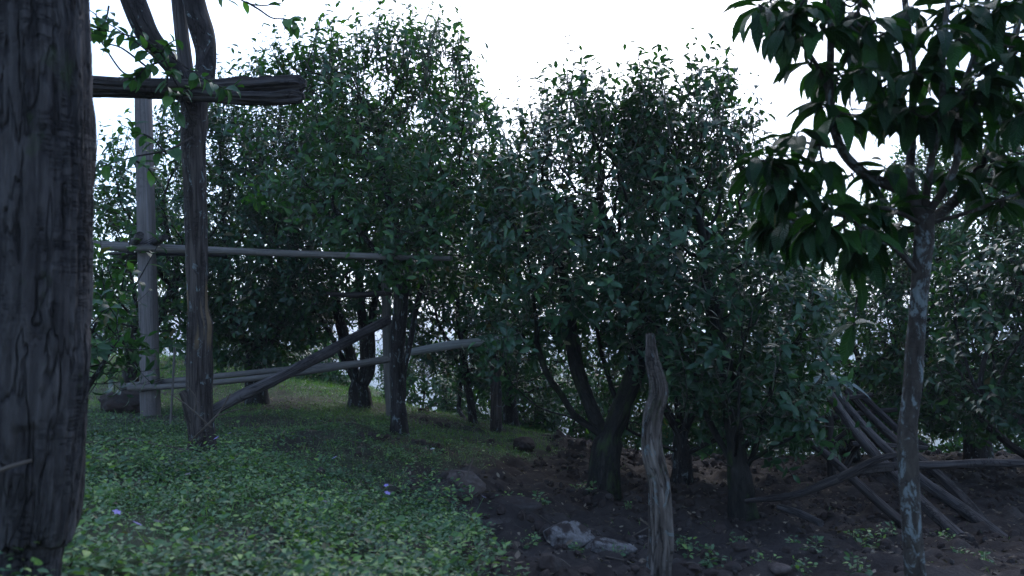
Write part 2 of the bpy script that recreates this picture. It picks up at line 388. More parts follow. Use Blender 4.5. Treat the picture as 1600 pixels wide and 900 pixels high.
def gp(px, d):
    """ground point under a photo column at depth d"""
    x = (px - 800) / FPX * d; y = d * cp
    for _ in range(3):
        z = float(gz(x, y)); y = (d - z * sp) / cp
    return np.array([x, y, float(gz(x, y))])

# haze over the valley
HZ = bpy.data.materials.new('haze'); HZ.use_nodes = True; t = HZ.node_tree; t.nodes.clear()
ho = t.nodes.new('ShaderNodeOutputMaterial'); hv = t.nodes.new('ShaderNodeVolumePrincipled')
hv.inputs['Color'].default_value = (.93, .95, 1, 1); hv.inputs['Density'].default_value = .0011
t.links.new(hv.outputs[0], ho.inputs['Volume'])
zl, zh, e = float(Z.min()) - 1, max(float(Z.max()), 8.) + 4, float(max(abs(gx).max(), abs(gy).max())) + 20
hb = MB(); hb.add([[sx * e, sy * e, z] for z in (zl, zh) for sx, sy in ((-1, -1), (1, -1), (1, 1), (-1, 1))],
                  [[0, 3, 2, 1], [4, 5, 6, 7], [0, 1, 5, 4], [1, 2, 6, 5], [2, 3, 7, 6], [3, 0, 4, 7]])
tag(hb.build('haze', HZ, smooth=False), kind='stuff')

# ------------------------------------------------------------------ trees
def grow(skel, attr, step=.075, infl=.55, kill=.11, iters=90, up=.25, seed=0, minz=None):
    """skeleton limbs + space colonisation; returns positions, parents"""
    r = np.random.default_rng(seed)
    pos = []; par = []
    for li, limb in enumerate(skel):
        pts, _ = resample(limb, np.ones(len(limb)), step)
        if li == 0: prev = -1; st = 0
        else:
            dd = np.linalg.norm(np.array(pos) - pts[0], axis=1); prev = int(dd.argmin()); st = 1
        for p in pts[st:]:
            pos.append(p + r.normal(0, step * .04, 3)); par.append(prev); prev = len(pos) - 1
    pos = np.array(pos); par = list(par); n0 = len(pos)
    cap = 9000; Pn = np.zeros((cap, 3)); Pn[:n0] = pos; n = n0
    kids = np.zeros(cap, int)
    ok = np.arange(n0) if minz is None else np.where(pos[:, 2] > minz)[0]
    if len(ok) == 0: ok = np.array([n0 - 1])
    d = np.linalg.norm(attr[:, None] - pos[None, ok], axis=-1); near = ok[d.argmin(1)]; dist = d.min(1)
    alive = np.ones(len(attr), bool)
    for it in range(iters):
        rad = max(infl, 3.5 if it < 12 else infl)
        act = alive & (dist < rad)
        if not act.any(): break
        ii = near[act]; v = norm(attr[act] - Pn[ii])
        un, inv = np.unique(ii, return_inverse=True)
        s = np.zeros((len(un), 3)); np.add.at(s, inv, v)
        s = norm(s); s[:, 2] += up; s = norm(s + r.normal(0, .22, s.shape))
        keep = kids[un] < 3; un = un[keep]; s = s[keep]
        if len(un) == 0 or n + len(un) > cap: break
        new = Pn[un] + s * step
        Pn[n:n + len(un)] = new; kids[un] += 1; par.extend(un.tolist())
        nd = np.linalg.norm(attr[:, None] - new[None], axis=-1); b = nd.argmin(1); bd = nd[np.arange(len(attr)), b]
        up_ = bd < dist; near[up_] = n + b[up_]; dist[up_] = bd[up_]
        alive &= dist > kill; n += len(un)
    return Pn[:n].copy(), np.array(par), n0

def wood_mesh(mb, pos, par, r_base, r_tip=.0028, rough=.09, flare=.45, skel_min=0.):
    n = len(pos); cnt = np.zeros(n); ch = [[] for _ in range(n)]
    for a in range(n):
        if par[a] >= 0: ch[par[a]].append(a)
    for a in range(n - 1, -1, -1):
        if not ch[a]: cnt[a] = 1
        if par[a] >= 0: cnt[par[a]] += cnt[a]
    p = math.log(max(cnt[0], 3)) / math.log(r_base / r_tip)
    rad = r_tip * cnt ** (1 / p)
    h = np.linalg.norm(pos - pos[0], axis=1); rad = rad * (1 + flare * np.exp(-h / .13))
    roots = [(0, -1)]
    while roots:
        st, pa = roots.pop(); chain = [st]; cur = st
        while ch[cur]:
            k = max(ch[cur], key=lambda a: cnt[a])
            for a in ch[cur]:
                if a != k: roots.append((a, cur))
            cur = k; chain.append(cur)
        pts = pos[chain]; rr = rad[chain]
        if pa >= 0: pts = np.vstack([pos[pa], pts]); rr = np.concatenate([[min(rad[pa] * .9, rr[0] * 1.25)], rr])
        if len(pts) < 2: continue
        big = rr[0]
        if big > .03:
            k = np.ones(3) / 3
            for _ in range(2):
                q = pts.copy(); q[1:-1] = (pts[:-2] + pts[1:-1] + pts[2:]) / 3; pts = q
            tube(mb, pts, rr, 14, .03, rough * 1.6, 5, 4., seed=st, cap=True, knots=.25)
        else:
            tube(mb, pts, rr, 6 if big > .012 else 4, res=False, rough=0, cap=False, v0=st * .37)
    return rad, cnt, ch

def shoots(wmb, lmb, base, D, L, rg, nleaf=7, leaf=(.055, .10), droop=.5, young=.12, stemr=.0034, wfac=.2, upb=.35, rows=4, start=.12):
    """leafy shoots: thin curved stems with alternate leaves"""
    n = len(base)
    if n == 0: return
    D = norm(D); L = np.broadcast_to(L, (n,))
    side = norm(np.cross(D, norm(rg.normal(0, 1, (n, 3)))))
    bend = np.stack([rg.normal(0, .15, n), rg.normal(0, .15, n), np.full(n, upb)], -1)
    def at(t): return base + D * (L * t)[:, None] + bend * (L * t * t)[:, None]
    # stems
    K = 4; ts = np.linspace(0, 1, K); ctr = np.stack([at(np.full(n, t)) for t in ts], 1)
    e1 = side; e2 = np.cross(D, side)
    rr = stemr * (1.15 - .8 * ts)
    ring = []
    for a in range(3):
        c_, s_ = math.cos(a * 2.094), math.sin(a * 2.094)
        ring.append(ctr + (e1[:, None] * c_ + e2[:, None] * s_) * rr[None, :, None])
    v = np.stack(ring, 2)                                   # n K 3 3
    a = np.arange(K - 1)[:, None]; b = np.arange(3)[None]; b2 = (b + 1) % 3
    q1 = np.stack([a * 3 + b, a * 3 + b2, (a + 1) * 3 + b2, (a + 1) * 3 + b], -1).reshape(-1, 4)
    q = (q1[None] + (np.arange(n) * K * 3)[:, None, None]).reshape(-1, 4)
    wmb.add(v, q, None, v * np.array([1, 1, 1.]))
    # leaves
    ph = rg.uniform(0, 6.28, n); lrnd = rg.uniform(0, .78, n)
    for k in range(nleaf):
        f = start + (1 - start) * (k + 1) / nleaf
        t = np.clip(f + rg.normal(0, .03, n), .05, 1.0)
        keep = rg.random(n) < .9
        p = at(t); sd = norm(D + 2 * bend * t[:, None])
        az = ph + k * 2.4 + rg.normal(0, .25, n)
        rad = e1 * np.cos(az)[:, None] + e2 * np.sin(az)[:, None]
        opn = rg.uniform(.25, .75, n) if k < nleaf - 1 else rg.uniform(.8, 1.8, n)
        d = norm(rad + sd * opn[:, None] + np.array([0, 0, -.15 * droop]) + rg.normal(0, .12, (n, 3)))
        ln = 1.22 * rg.uniform(leaf[0], leaf[1], n) * (1.0 if k < nleaf - 2 else .78)
        yg = rg.random(n) < (young * (2.5 if k >= nleaf - 2 else .5))
        rn = np.where(yg, rg.uniform(.88, 1, n), np.clip(lrnd + rg.normal(0, .12, n), 0, .82))
        leaves(lmb, p[keep], d[keep], (sd + np.array([0, 0, .4]))[keep], ln[keep], (ln * wfac * rg.uniform(.85, 1.2, n))[keep],
               rg.uniform(.15, .75, n)[keep] * droop * 1.5, rn[keep], rows)

def envelope(px0, px1, top, bot, d, ry, n, rg, cx=None):
    """crown volume given by its outline at depth d and its depth radius"""
    out = []; c = (px0 + px1) / 2; hw = (px1 - px0) / 2
    tx, ty = zip(*top); bx, by = zip(*bot)
    while len(out) < n:
        m = 4000; px = rg.uniform(px0, px1, m); v = rg.uniform(-1, 1, m); u = (px - c) / hw
        ok = (np.abs(u) ** 2.6 + np.abs(v) ** 2.2) < 1; px, v = px[ok], v[ok]
        zt = P(px, np.interp(px, tx, ty), d)[:, 2]; zb = P(px, np.interp(px, bx, by), d)[:, 2]
        s = rg.random(len(px)) ** .85
        hh = (zt - zb) * (1 - .45 * v ** 2)
        z = zb + .12 * (zt - zb) * v ** 2 + hh * s
        x = (px - 800) / FPX * d; y = d * cp + v * ry
        kp = (noise3(x * 2.1, y * 2.1, z * 2.1, n) + .5 * noise3(x * 5, y * 5, z * 5, n + 1)) > -.22
        x, y, z = x[kp], y[kp], z[kp]
        out.extend(np.stack([x, y, z], -1).tolist())
    return np.array(out[:n])

TREES = []
def tree(label, skel, px0, px1, top, bot, d, ry, r_base, nattr=1100, seed=1, mat='bark', leafmat='leaf', leaf=(.055, .105), dens=.9, up=.25, nleaf=7,
         name='tea_tree', cat='tree', young=.12, group='tea trees of the grove', slen=(.16, .34), kill=.11, extra=None, minup=.25):
    rg = np.random.default_rng(seed)
    base = np.array(skel[0][0], float)
    sk = []
    for li, limb in enumerate(skel):
        pts = np.array([P(*q) for q in limb])
        if li == 0:
            g0 = gp(limb[0][0], limb[0][2]); pts[0] = g0 - np.array([0, 0, .06])
        sk.append(pts)
    at = envelope(px0, px1, top, bot, d, ry, nattr, rg)
    if extra is not None: at = np.vstack([at] + [envelope(*ex, rg) for ex in extra])
    minz = sk[0][0][2] + minup
    pos, par, n0 = grow(sk, at, seed=seed, up=up, kill=kill, minz=minz)
    wm = MB(); rad, cnt, ch = wood_mesh(wm, pos, par, r_base)
    # leafy shoots on thin wood
    thin = np.where((rad < .011) & (np.arange(len(pos)) >= n0))[0]
    tip = cnt[thin] <= 1.5
    pr = np.where(tip, 1.0, .42) * dens
    reps = (pr * 1.5 + rg.random(len(thin))).astype(int)
    idx = np.repeat(thin, reps)
    bd = pos[idx] - pos[par[idx]]; bd = norm(bd)
    cen = at.mean(0); outw = norm(pos[idx] - cen) * np.array([1, 1, .5])
    D = norm(bd * .7 + outw * .35 + np.array([0, 0, .45]) + rg.normal(0, .55, bd.shape))
    lm = MB(); tm = wm if name != 'tea_tree' else MB()
    hi = (pos[idx][:, 2] - at[:, 2].min()) / (np.ptp(at[:, 2]) + 1e-6)
    L = rg.uniform(*slen, len(idx)) * (.8 + .35 * hi)
    top_ = hi > .72
    for msk, ub, dr in ((top_, .55, .75), (~top_, .15, .6)):
        shoots(tm, lm, pos[idx][msk], (D + (np.array([0, 0, .7]) if ub > .5 else 0))[msk], L[msk], rg, nleaf + (3 if ub > .5 else 0), leaf, dr, young * (1.6 if ub > .5 else .7), upb=ub, stemr=.0055 if ub > .5 else .0034)
    loc = pos[0]
    t = thing(name, label, cat, loc, group)
    wm.build('trunk', M[mat], t, loc); lm.build('crown', M[leafmat], t, loc)
    if tm is not wm: tm.build('shoot_stems', M['shoot'], t, loc)
    TREES.append((label, len(pos), len(idx)))
    return t

# centre-left tree behind the brace pole
tree('tall tea tree with twin dark stems that the slanting brace pole leans into',
     [[(625, 677, 7.2), (622, 620, 7.2), (620, 560, 7.15), (625, 490, 7.1), (628, 430, 7.1), (622, 370, 7.1)],
      [(632, 640, 7.25), (630, 590, 7.4), (640, 540, 7.5), (650, 480, 7.6), (672, 400, 7.7)],
      [(625, 450, 7.1), (595, 405, 7.0), (560, 360, 6.9), (520, 330, 6.8)], [(625, 430, 7.1), (650, 370, 7.1), (700, 300, 7.2), (740, 240, 7.3)],
      [(622, 370, 7.1), (600, 280, 7.2), (590, 180, 7.2)]],
     400, 815, [(400, 200), (450, 125), (480, 92), (530, 85), (590, 58), (620, 60), (690, 62), (725, 85), (745, 140), (790, 195), (815, 260)],
     [(400, 310), (480, 370), (540, 430), (620, 470), (700, 490), (815, 470)], 7.3, 1.15, .068, 1500, 11, young=.16, leaf=(.055, .10))
tree('many-stemmed tea tree behind the split brace pole with four trunks fanning from one base',
     [[(563, 636, 9.6), (562, 612, 9.6), (556, 595, 9.6)], [(556, 600, 9.6), (535, 560, 9.6), (515, 520, 9.5), (490, 480, 9.4)],
      [(560, 605, 9.6), (545, 550, 9.7), (530, 500, 9.8), (520, 440, 9.8)], [(566, 605, 9.6), (570, 550, 9.6), (565, 490, 9.6), (560, 420, 9.6)],
      [(572, 610, 9.6), (582, 560, 9.5), (580, 500, 9.4), (595, 430, 9.3)]],
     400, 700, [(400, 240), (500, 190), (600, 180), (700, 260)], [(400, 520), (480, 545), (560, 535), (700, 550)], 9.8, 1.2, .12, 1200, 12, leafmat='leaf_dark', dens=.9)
tree('dense tea tree left of the fanning trunks, its short thick stem on bare soil',
     [[(402, 636, 9.6), (400, 590, 9.6), (398, 540, 9.6), (400, 480, 9.6)], [(400, 560, 9.6), (370, 510, 9.5), (350, 450, 9.4)], [(400, 550, 9.6), (440, 500, 9.6), (455, 430, 9.6)]],
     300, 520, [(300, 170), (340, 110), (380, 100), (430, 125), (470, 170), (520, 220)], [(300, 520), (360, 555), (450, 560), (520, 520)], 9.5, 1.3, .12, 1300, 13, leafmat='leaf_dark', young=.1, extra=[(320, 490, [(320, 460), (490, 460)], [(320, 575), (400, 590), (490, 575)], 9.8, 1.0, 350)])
tree('thin tea tree behind the pale square post at the left',
     [[(203, 634, 9.0), (205, 590, 9.0), (208, 540, 9.0), (215, 480, 9.0)], [(206, 560, 9.0), (180, 510, 9.0)], [(208, 540, 9.0), (250, 490, 9.0), (280, 430, 9.0)]],
     110, 330, [(110, 330), (150, 250), (200, 190), (260, 175), (330, 170)], [(110, 520), (200, 560), (330, 560)], 8.8, 1.2, .09, 650, 14, dens=.8)
tree('low leafy tea bush beside the big grey foreground trunk',
     [[(120, 700, 5.4), (125, 640, 5.4), (135, 560, 5.4), (150, 500, 5.4)], [(128, 620, 5.4), (160, 570, 5.3), (185, 530, 5.3)]],
     60, 220, [(60, 420), (130, 395), (190, 430), (220, 480)], [(60, 620), (150, 620), (220, 580)], 5.4, .5, .035, 150, 15, leaf=(.07, .12), dens=.8, name='tea_bush', cat='bush', group=None)
tree('leaning tea tree with mossy forked trunk left of the peeling stump',
     [[(942, 770, 6.3), (945, 730, 6.3), (950, 690, 6.3), (968, 640, 6.3), (990, 590, 6.3), (1000, 540, 6.3), (1005, 470, 6.3)],
      [(945, 690, 6.3), (925, 668, 6.3), (885, 650, 6.25), (840, 635, 6.2), (800, 600, 6.1)], [(900, 655, 6.25), (880, 620, 6.2), (855, 585, 6.1), (840, 540, 6.1)],
      [(948, 690, 6.3), (920, 630, 6.4), (900, 570, 6.5), (890, 500, 6.5), (880, 420, 6.5)], [(968, 640, 6.3), (945, 570, 6.5), (930, 500, 6.6)],
      [(1005, 500, 6.3), (980, 420, 6.3), (940, 340, 6.3)]],
     755, 1040, [(755, 290), (800, 230), (850, 165), (875, 105), (915, 125), (945, 165), (1000, 170), (1040, 220)],
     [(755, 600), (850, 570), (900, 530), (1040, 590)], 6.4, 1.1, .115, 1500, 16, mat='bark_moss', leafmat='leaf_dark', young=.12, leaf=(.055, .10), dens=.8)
tree('broad tea tree right of the peeling stump, branches nearly touching the soil',
     [[(1160, 806, 5.8), (1158, 760, 5.8), (1150, 710, 5.8), (1145, 650, 5.8), (1150, 580, 5.8)], [(1158, 750, 5.8), (1180, 700, 5.8), (1195, 640, 5.7), (1215, 580, 5.7)],
      [(1152, 740, 5.8), (1125, 690, 5.9), (1100, 640, 5.9), (1080, 560, 5.9)], [(1154, 735, 5.8), (1110, 712, 5.6), (1070, 690, 5.4)], [(1160, 730, 5.8), (1205, 700, 5.6), (1245, 680, 5.4)], [(1150, 715, 5.8), (1150, 690, 5.5), (1155, 660, 5.2)], [(1150, 715, 5.8), (1180, 680, 6.1), (1220, 650, 6.4)], [(1147, 660, 5.8), (1130, 560, 5.9), (1110, 470, 6.0), (1100, 380, 6.0)]],
     970, 1270, [(970, 230), (1003, 135), (1040, 190), (1080, 130), (1110, 150), (1160, 185), (1185, 300), (1230, 390), (1270, 440)],
     [(970, 560), (1060, 640), (1150, 720), (1230, 710), (1270, 640)], 6.0, 1.0, .085, 1700, 17, mat='bark_moss', leafmat='leaf_dark', young=.1, leaf=(.055, .105), dens=.85)
tree('tea tree directly behind the peeling stump with its dark foot in shade',
     [[(1066, 750, 8), (1065, 700, 8), (1060, 640, 8), (1055, 560, 8)], [(1064, 690, 8), (1085, 630, 8), (1110, 560, 8)], [(1062, 680, 8), (1030, 620, 8), (1000, 560, 8)], [(1064, 715, 8), (1110, 690, 7.8), (1150, 680, 7.6)], [(1064, 710, 8), (1020, 690, 7.8), (980, 670, 7.6)]],
     900, 1230, [(900, 260), (1000, 230), (1100, 240), (1180, 300), (1230, 400)], [(900, 650), (1060, 700), (1230, 700)], 8.0, 1.0, .09, 1000, 18, leafmat='leaf_dark', dens=.9)
tree('slim tea tree behind the pale rail end, two thin dark trunks',
     [[(740, 672, 9.6), (736, 630, 9.6), (728, 590, 9.6), (722, 540, 9.6)], [(716, 658, 10.2), (718, 620, 10.2), (722, 560, 10.0)]],
     630, 800, [(630, 300), (700, 250), (760, 260), (800, 300)], [(630, 590), (720, 620), (800, 590)], 9.8, 1.0, .055, 700, 19, leafmat='leaf_dark')
tree('dark tea tree just over the crest behind the round post',
     [[(800, 690, 10.6), (798, 650, 10.6), (795, 600, 10.6), (805, 530, 10.6)]],
     710, 930, [(710, 340), (800, 290), (860, 300), (930, 330)], [(710, 620), (800, 640), (930, 620)], 10.6, 1.2, .09, 750, 20, leafmat='leaf_dark')
tree('tea tree at the right behind the collapsed log frame',
     [[(1330, 735, 9.4), (1325, 690, 9.4), (1330, 620, 9.4), (1345, 560, 9.4)], [(1328, 660, 9.4), (1360, 600, 9.4), (1400, 540, 9.4)]],
     1190, 1470, [(1190, 440), (1240, 430), (1290, 400), (1350, 400), (1420, 380), (1470, 360)], [(1190, 690), (1330, 700), (1470, 690)], 9.4, 1.2, .10, 1200, 21)
tree('wide-crowned tea tree behind the lichen-spotted trunk at the right',
     [[(1530, 735, 8.6), (1525, 680, 8.6), (1510, 620, 8.6), (1500, 550, 8.6)], [(1526, 690, 8.6), (1560, 630, 8.6), (1590, 560, 8.6)], [(1520, 660, 8.6), (1470, 600, 8.6), (1440, 540, 8.6)]],
     1380, 1680, [(1380, 330), (1440, 230), (1520, 195), (1600, 190), (1680, 240)], [(1380, 660), (1500, 690), (1680, 690)], 8.4, 1.3, .13, 1700, 22)
tree('nearer tea tree at the right edge over the long curved branch',
     [[(1680, 850, 6.4), (1675, 780, 6.4), (1660, 700, 6.4), (1650, 620, 6.4)], [(1672, 740, 6.4), (1630, 690, 6.4), (1580, 650, 6.4), (1530, 620, 6.4)], [(1665, 720, 6.4), (1700, 640, 6.4)]],
     1490, 1850, [(1490, 430), (1560, 330), (1640, 260), (1850, 260)], [(1490, 650), (1600, 690), (1850, 690)], 6.6, 1.0, .12, 1200, 23, leafmat='leaf_dark')
tree('distant tea tree seen past the left posts on the bright grass',
     [[(300, 590, 14), (300, 550, 14), (305, 500, 14)]],
     180, 480, [(180, 330), (250, 290), (350, 270), (480, 300)], [(180, 520), (300, 530), (480, 520)], 14, 1.8, .1, 700, 24, kill=.17, leaf=(.08, .13), dens=.8)
# shrubs down the slope beyond the crest
SH = [('pale shrub low on the slope framed under the leaning tree branch', 820, 960, 590, 715, 13.0, 31), ('shrub below the crest seen between the fanning trunks and the twin stems', 590, 730, 540, 650, 14.5, 32),
      ('shrub beyond the crest at the right of the round post', 770, 870, 560, 700, 12.0, 33), ('shrub seen through the collapsed log frame', 1230, 1420, 590, 735, 11.8, 34),
      ('shrub between the leaning tree and the peeling stump, low in the shade', 930, 1080, 580, 735, 11.8, 35), ('shrub at the far right beyond the fallen branch', 1540, 1720, 570, 735, 11.8, 36),
      ('shrub behind the foot of the broad tree, right of the peeling stump', 1070, 1250, 570, 740, 11.5, 38), ('shrub directly behind the lichen-spotted trunk foot', 1400, 1570, 580, 735, 12.2, 39),
      ('shrub under the drooping foliage left of the round post', 690, 790, 570, 675, 13.0, 40),
      ('shrub on the slope behind the brace pole, left of the fanning trunks', 420, 560, 525, 612, 15, 41), ('wide shrub beyond the crest behind the dense left tree', 290, 430, 520, 600, 16, 42),
      ('shrub far left on the skyline between the trunk and the pale post', 120, 260, 500, 560, 18, 37)]
for lb, a, b, y0, y1, d, sd_ in SH:
    m_ = (a + b) / 2; zg = gp(m_, d)[2]
    tree(lb, [[(m_, y1 + 20, d), (m_, y1 - 10, d)]], a, b, [(a, y0 + 25), (m_, y0), (b, y0 + 20)], [(a, y1), (b, y1)], d, .8, .04, 620, sd_, kill=.13, leaf=(.07, .12),
         name='shrub', cat='shrub', group='shrubs beyond the crest', minup=.02, dens=1.1)

# ------------------------------------------------------------------ front trunk, its limbs and twigs
def poly(l): return np.array([P(*q) for q in l])
def leafy(wm, lm, l, r0, leaf=(.05, .09), n=8, sd_=1, start=.3, droop=.8, rows=5, spread=.9):
    rg = np.random.default_rng(sd_); pts = poly(l); pts, rr = resample(pts, np.linspace(r0, r0 * .45, len(pts)), .02)
    tube(wm, pts, rr, 6, res=False, rough=.0, cap=False)
    ii = (np.linspace(start, 1, n) * (len(pts) - 1)).astype(int); b = pts[ii]
    T = norm(np.gradient(pts, axis=0)[ii]); up = np.array([0, 0, 1.])
    rad = norm(rg.normal(0, 1, (n, 3))); rad = norm(rad - T * (rad * T).sum(-1, keepdims=True))
    D = norm(T * .5 + rad * spread + np.array([0, 0, -.35 * droop]))
    ln = rg.uniform(*leaf, n)
    leaves(lm, b, D, np.array([[0, -.2, 1.]]) + rg.normal(0, .35, (n, 3)), ln, ln * rg.uniform(.22, .3, n), rg.uniform(.1, .6, n), rg.uniform(.2, 1, n), rows)

g0 = gp(316, 5.2)
t = thing('old_tree', 'dark barked old tree forking above the lashed crossbar near the left', 'tree', g0)
wm = MB()
tp = poly([(316, 730, 5.2), (316, 690, 5.2), (312, 640, 5.2), (311, 560, 5.2), (312, 510, 5.2), (309, 480, 5.2), (307, 400, 5.2), (305, 300, 5.2), (302, 220, 5.2), (303, 150, 5.22), (305, 118, 5.25)])
tube(wm, tp, [.098, .085, .080, .080, .084, .066, .066, .070, .078, .078, .068], 40, .010, .12, 7, 3.5, 101, knots=.3, split=.14)
limb = MB()
tube(limb, poly([(304, 190, 5.26), (320, 118, 5.3), (320, 70, 5.32), (308, 20, 5.3), (292, -50, 5.3), (280, -160, 5.3)]), [.05, .064, .068, .070, .070, .06], 26, .015, .08, 5, 4, 102, knots=.3)
tube(limb, poly([(303, 200, 5.26), (285, 130, 5.15), (255, 85, 5.05), (232, 55, 4.95), (212, 10, 4.9), (190, -50, 4.9), (150, -150, 4.9)]), [.05, .05, .06, .07, .075, .075, .06], 26, .015, .10, 5, 4, 103, knots=.5)
limb.build('limb', M['bark_dark'], t, g0)
tube(wm, poly([(318, 675, 5.2), (303, 655, 5.18), (292, 625, 5.16), (284, 612, 5.14)]), [.05, .048, .036, .022], 16, .015, .2, 5, 5, 104)
wm.build('trunk', M['post_bark'], t, g0)
wm = MB(); lm = MB()
tw = [([(300, 190, 5.1), (270, 120, 4.9), (230, 80, 4.8), (190, 50, 4.8), (150, 25, 4.8)], 9, .5), ([(275, 130, 4.9), (245, 75, 4.8), (200, 55, 4.8), (140, 45, 4.8)], 6, .3),
      ([(230, 105, 4.9), (190, 75, 4.8), (157, 62, 4.8), (150, 20, 4.8)], 3, .5), ([(230, 105, 4.9), (195, 115, 4.8), (157, 64, 4.8), (135, 45, 4.8)], 3, .6),
      ([(270, 90, 4.9), (290, 105, 4.8), (325, 125, 4.7), (355, 140, 4.7), (370, 135, 4.7)], 9, .4), ([(270, 100, 4.9), (262, 120, 4.7), (265, 150, 4.7), (275, 165, 4.7)], 8, .2),
      ([(300, 130, 5.1), (282, 150, 4.8), (275, 175, 4.8)], 5, .3), ([(255, 95, 4.9), (228, 105, 4.8), (215, 120, 4.8), (205, 125, 4.8)], 8, .2),
      ([(250, 85, 4.95), (262, 70, 4.8), (275, 62, 4.8)], 7, .1), ([(300, -40, 5.2), (340, -25, 5.0), (355, 0, 5.0)], 5, .4),
      ([(290, -60, 5.2), (360, -10, 5.0), (400, 8, 5.0), (440, 5, 5.0)], 4, .5), ([(385, 3, 5.0), (405, 15, 5.0), (425, 28, 5.0), (447, 30, 5.0), (463, 38, 5.0)], 9, .75),
      ([(300, 215, 5.1), (260, 235, 4.7), (210, 245, 4.7), (150, 262, 4.7)], 11, .3), ([(260, 240, 4.7), (235, 215, 4.7), (212, 205, 4.7), (205, 190, 4.7)], 8, .3),
      ([(210, 250, 4.7), (230, 262, 4.7), (240, 275, 4.7)], 4, .3), ([(170, 10, 4.9), (165, 30, 4.8), (145, 60, 4.8)], 5, .3)]
for k, (l, n, s_) in enumerate(tw): leafy(wm, lm, l, .007, (.065, .12), int(n * (2.3 if k < 9 else 1.5)), 200 + k, s_)
wm.build('twig', M['bark'], t, g0); lm.build('foliage', M['leaf'], t, g0)

# ------------------------------------------------------------------ big foreground trunk
def trunk_relief(th, S):
    c_, s_ = np.cos(th), np.sin(th)
    edge = .205 + .05 * fbm(c_ * 3, s_ * 3, 1.5, 4, 77)
    k = 1 - .22 * sstep(edge + .006, edge - .006, S)                         # bark gone at the foot
    dth = np.abs((th + math.pi / 2 - .25 + math.pi) % (2 * math.pi) - math.pi) + .12 * noise3(S * 40, th * 6, 0, 3)
    k = k - .14 * sstep(.30, .24, dth) * sstep(.40, .42, S) * sstep(.53, .50, S + .02 * noise3(th * 9, S * 3, 1, 5))
    for q in range(3):                                                          # fine vertical checks
        k = k - .020 * sstep(.07, .0, np.abs(noise3(c_ * (11 + 5 * q) + q, s_ * (11 + 5 * q), S * (2.5 + q), 60 + q)))
    h = np.abs(noise3(c_ * 3.2 + 8, s_ * 3.2, S * 38 + 4 * noise3(c_ * 3, s_ * 3, S * 3, 2), 15))
    k = k - .030 * sstep(.10, .0, h) * sstep(-.1, .25, noise3(c_ * 2.2, s_ * 2.2, S * 5, 44))
    f = np.abs(noise3(c_ * 6 + 8, s_ * 6, S * 3.5, 19)); k = k - .04 * sstep(.06, .0, f)
    k = k + .022 * np.floor(2 * noise3(c_ * 5 + 3, s_ * 5, S * 6, 29)) / 2 + .02 * fbm(c_ * 6, s_ * 6, S * 30, 3, 30)
    return k
g1 = gp(45, 2.1); t = thing('dead_tree', 'huge cracked grey trunk of a dead tree filling the left edge of the view', 'dead tree', g1)
wm = MB()
tube(wm, poly([(38, 960, 2.1), (38, 880, 2.1), (52, 760, 2.1), (58, 640, 2.1), (64, 450, 2.1), (68, 250, 2.1), (66, 100, 2.1), (62, -20, 2.1), (60, -160, 2.1)]),
     [.112, .112, .114, .118, .118, .116, .116, .117, .118], 220, .005, .045, 9, 2.2, 301, split=.07, knots=.16, fn=trunk_relief)
o = wm.build('trunk', M['trunk_old'], t, g1)
wm = MB(); tube(wm, poly([(-40, 740, 1.95), (-10, 738, 1.95), (20, 728, 1.96), (50, 719, 1.98)]), [.006, .006, .0055, .004], 8, .01, .05); wm.build('dead_twig', M['twig'], t, g1)

# ------------------------------------------------------------------ trellis posts, rails and logs
def log(name, label, cat, l, r, mat='pole', sides=18, group=None, rough=.05, split=0., knots=.1, seed=0, foot=False, flat=1., freq=2.):
    pts = poly(l)
    if foot: pts[0] = gp(l[0][0], l[0][2]) - np.array([0, 0, .05])
    wm = MB(); tube(wm, pts, r, sides, .03, rough, 6, freq, seed, split=split, knots=knots, flat=flat)
    loc = pts[0] if foot else pts.mean(0)
    return tag(wm.build(name, M[mat], None, loc), label, cat, group)

g2 = gp(236, 7.5)
def squared(name, label, a, b, wdt, mat, seed):
    wm = MB(); n = 40
    pts = a + (b - a) * np.linspace(0, 1, n)[:, None]
    rings = []; c = []
    for k, p in enumerate(pts):
        for th in np.arange(16) / 16 * 2 * math.pi:
            s = wdt * (1.15 - .2 * k / n); cc, ss = math.cos(th), math.sin(th); m = (abs(cc) ** 5 + abs(ss) ** 5) ** (-.2)
            q = s * m * (1 + .05 * float(noise3(cc * 2, ss * 2, k * .3, seed)))
            rings.append(p + np.array([cc * q, ss * q, 0])); c.append((cc * q, ss * q, k * .08))
    i = np.arange(n - 1)[:, None]; j = np.arange(16)[None]; kk = (j + 1) % 16
    wm.add(rings, np.stack([i * 16 + j, i * 16 + kk, (i + 1) * 16 + kk, (i + 1) * 16 + j], -1).reshape(-1, 4), None, c)
    wm.add(np.vstack([rings[-16:], [pts[-1]]]), None, [[m, (m + 1) % 16, 16] for m in range(16)], c[-16:] + [(0, 0, 3.3)])
    return tag(wm.build(name, M[mat], None, g2), label, 'post')
squared('wooden_post', 'pale squared timber post standing in the weeds at the left', g2 - np.array([0, 0, .06]), P(223, 112, 7.5), .068, 'timber', 5)
log('wooden_pole', 'grey split pole rising above the crossbar between the two limbs', 'pole', [(302, 205, 5.36), (296, 150, 5.38), (285, 60, 5.4), (275, -40, 5.4), (268, -120, 5.4)], [.05, .05, .05, .048, .046], 'grey_log', split=.2, seed=8)
t = thing('crossbar', 'thick dark split crossbar lashed to the old tree', 'beam', P(300, 140, 5.1))
def broken(th, S):
    e_ = S.max(); return 1 - .55 * sstep(e_ - .05 + .05 * noise3(np.cos(th) * 3, np.sin(th) * 3, 0, 6), e_ - .01, S) + .10 * (noise3(np.cos(th) * 2.5, np.sin(th) * 2.5, S * 7, 31) > .25)
wm = MB(); loc = P(300, 140, 5.1)
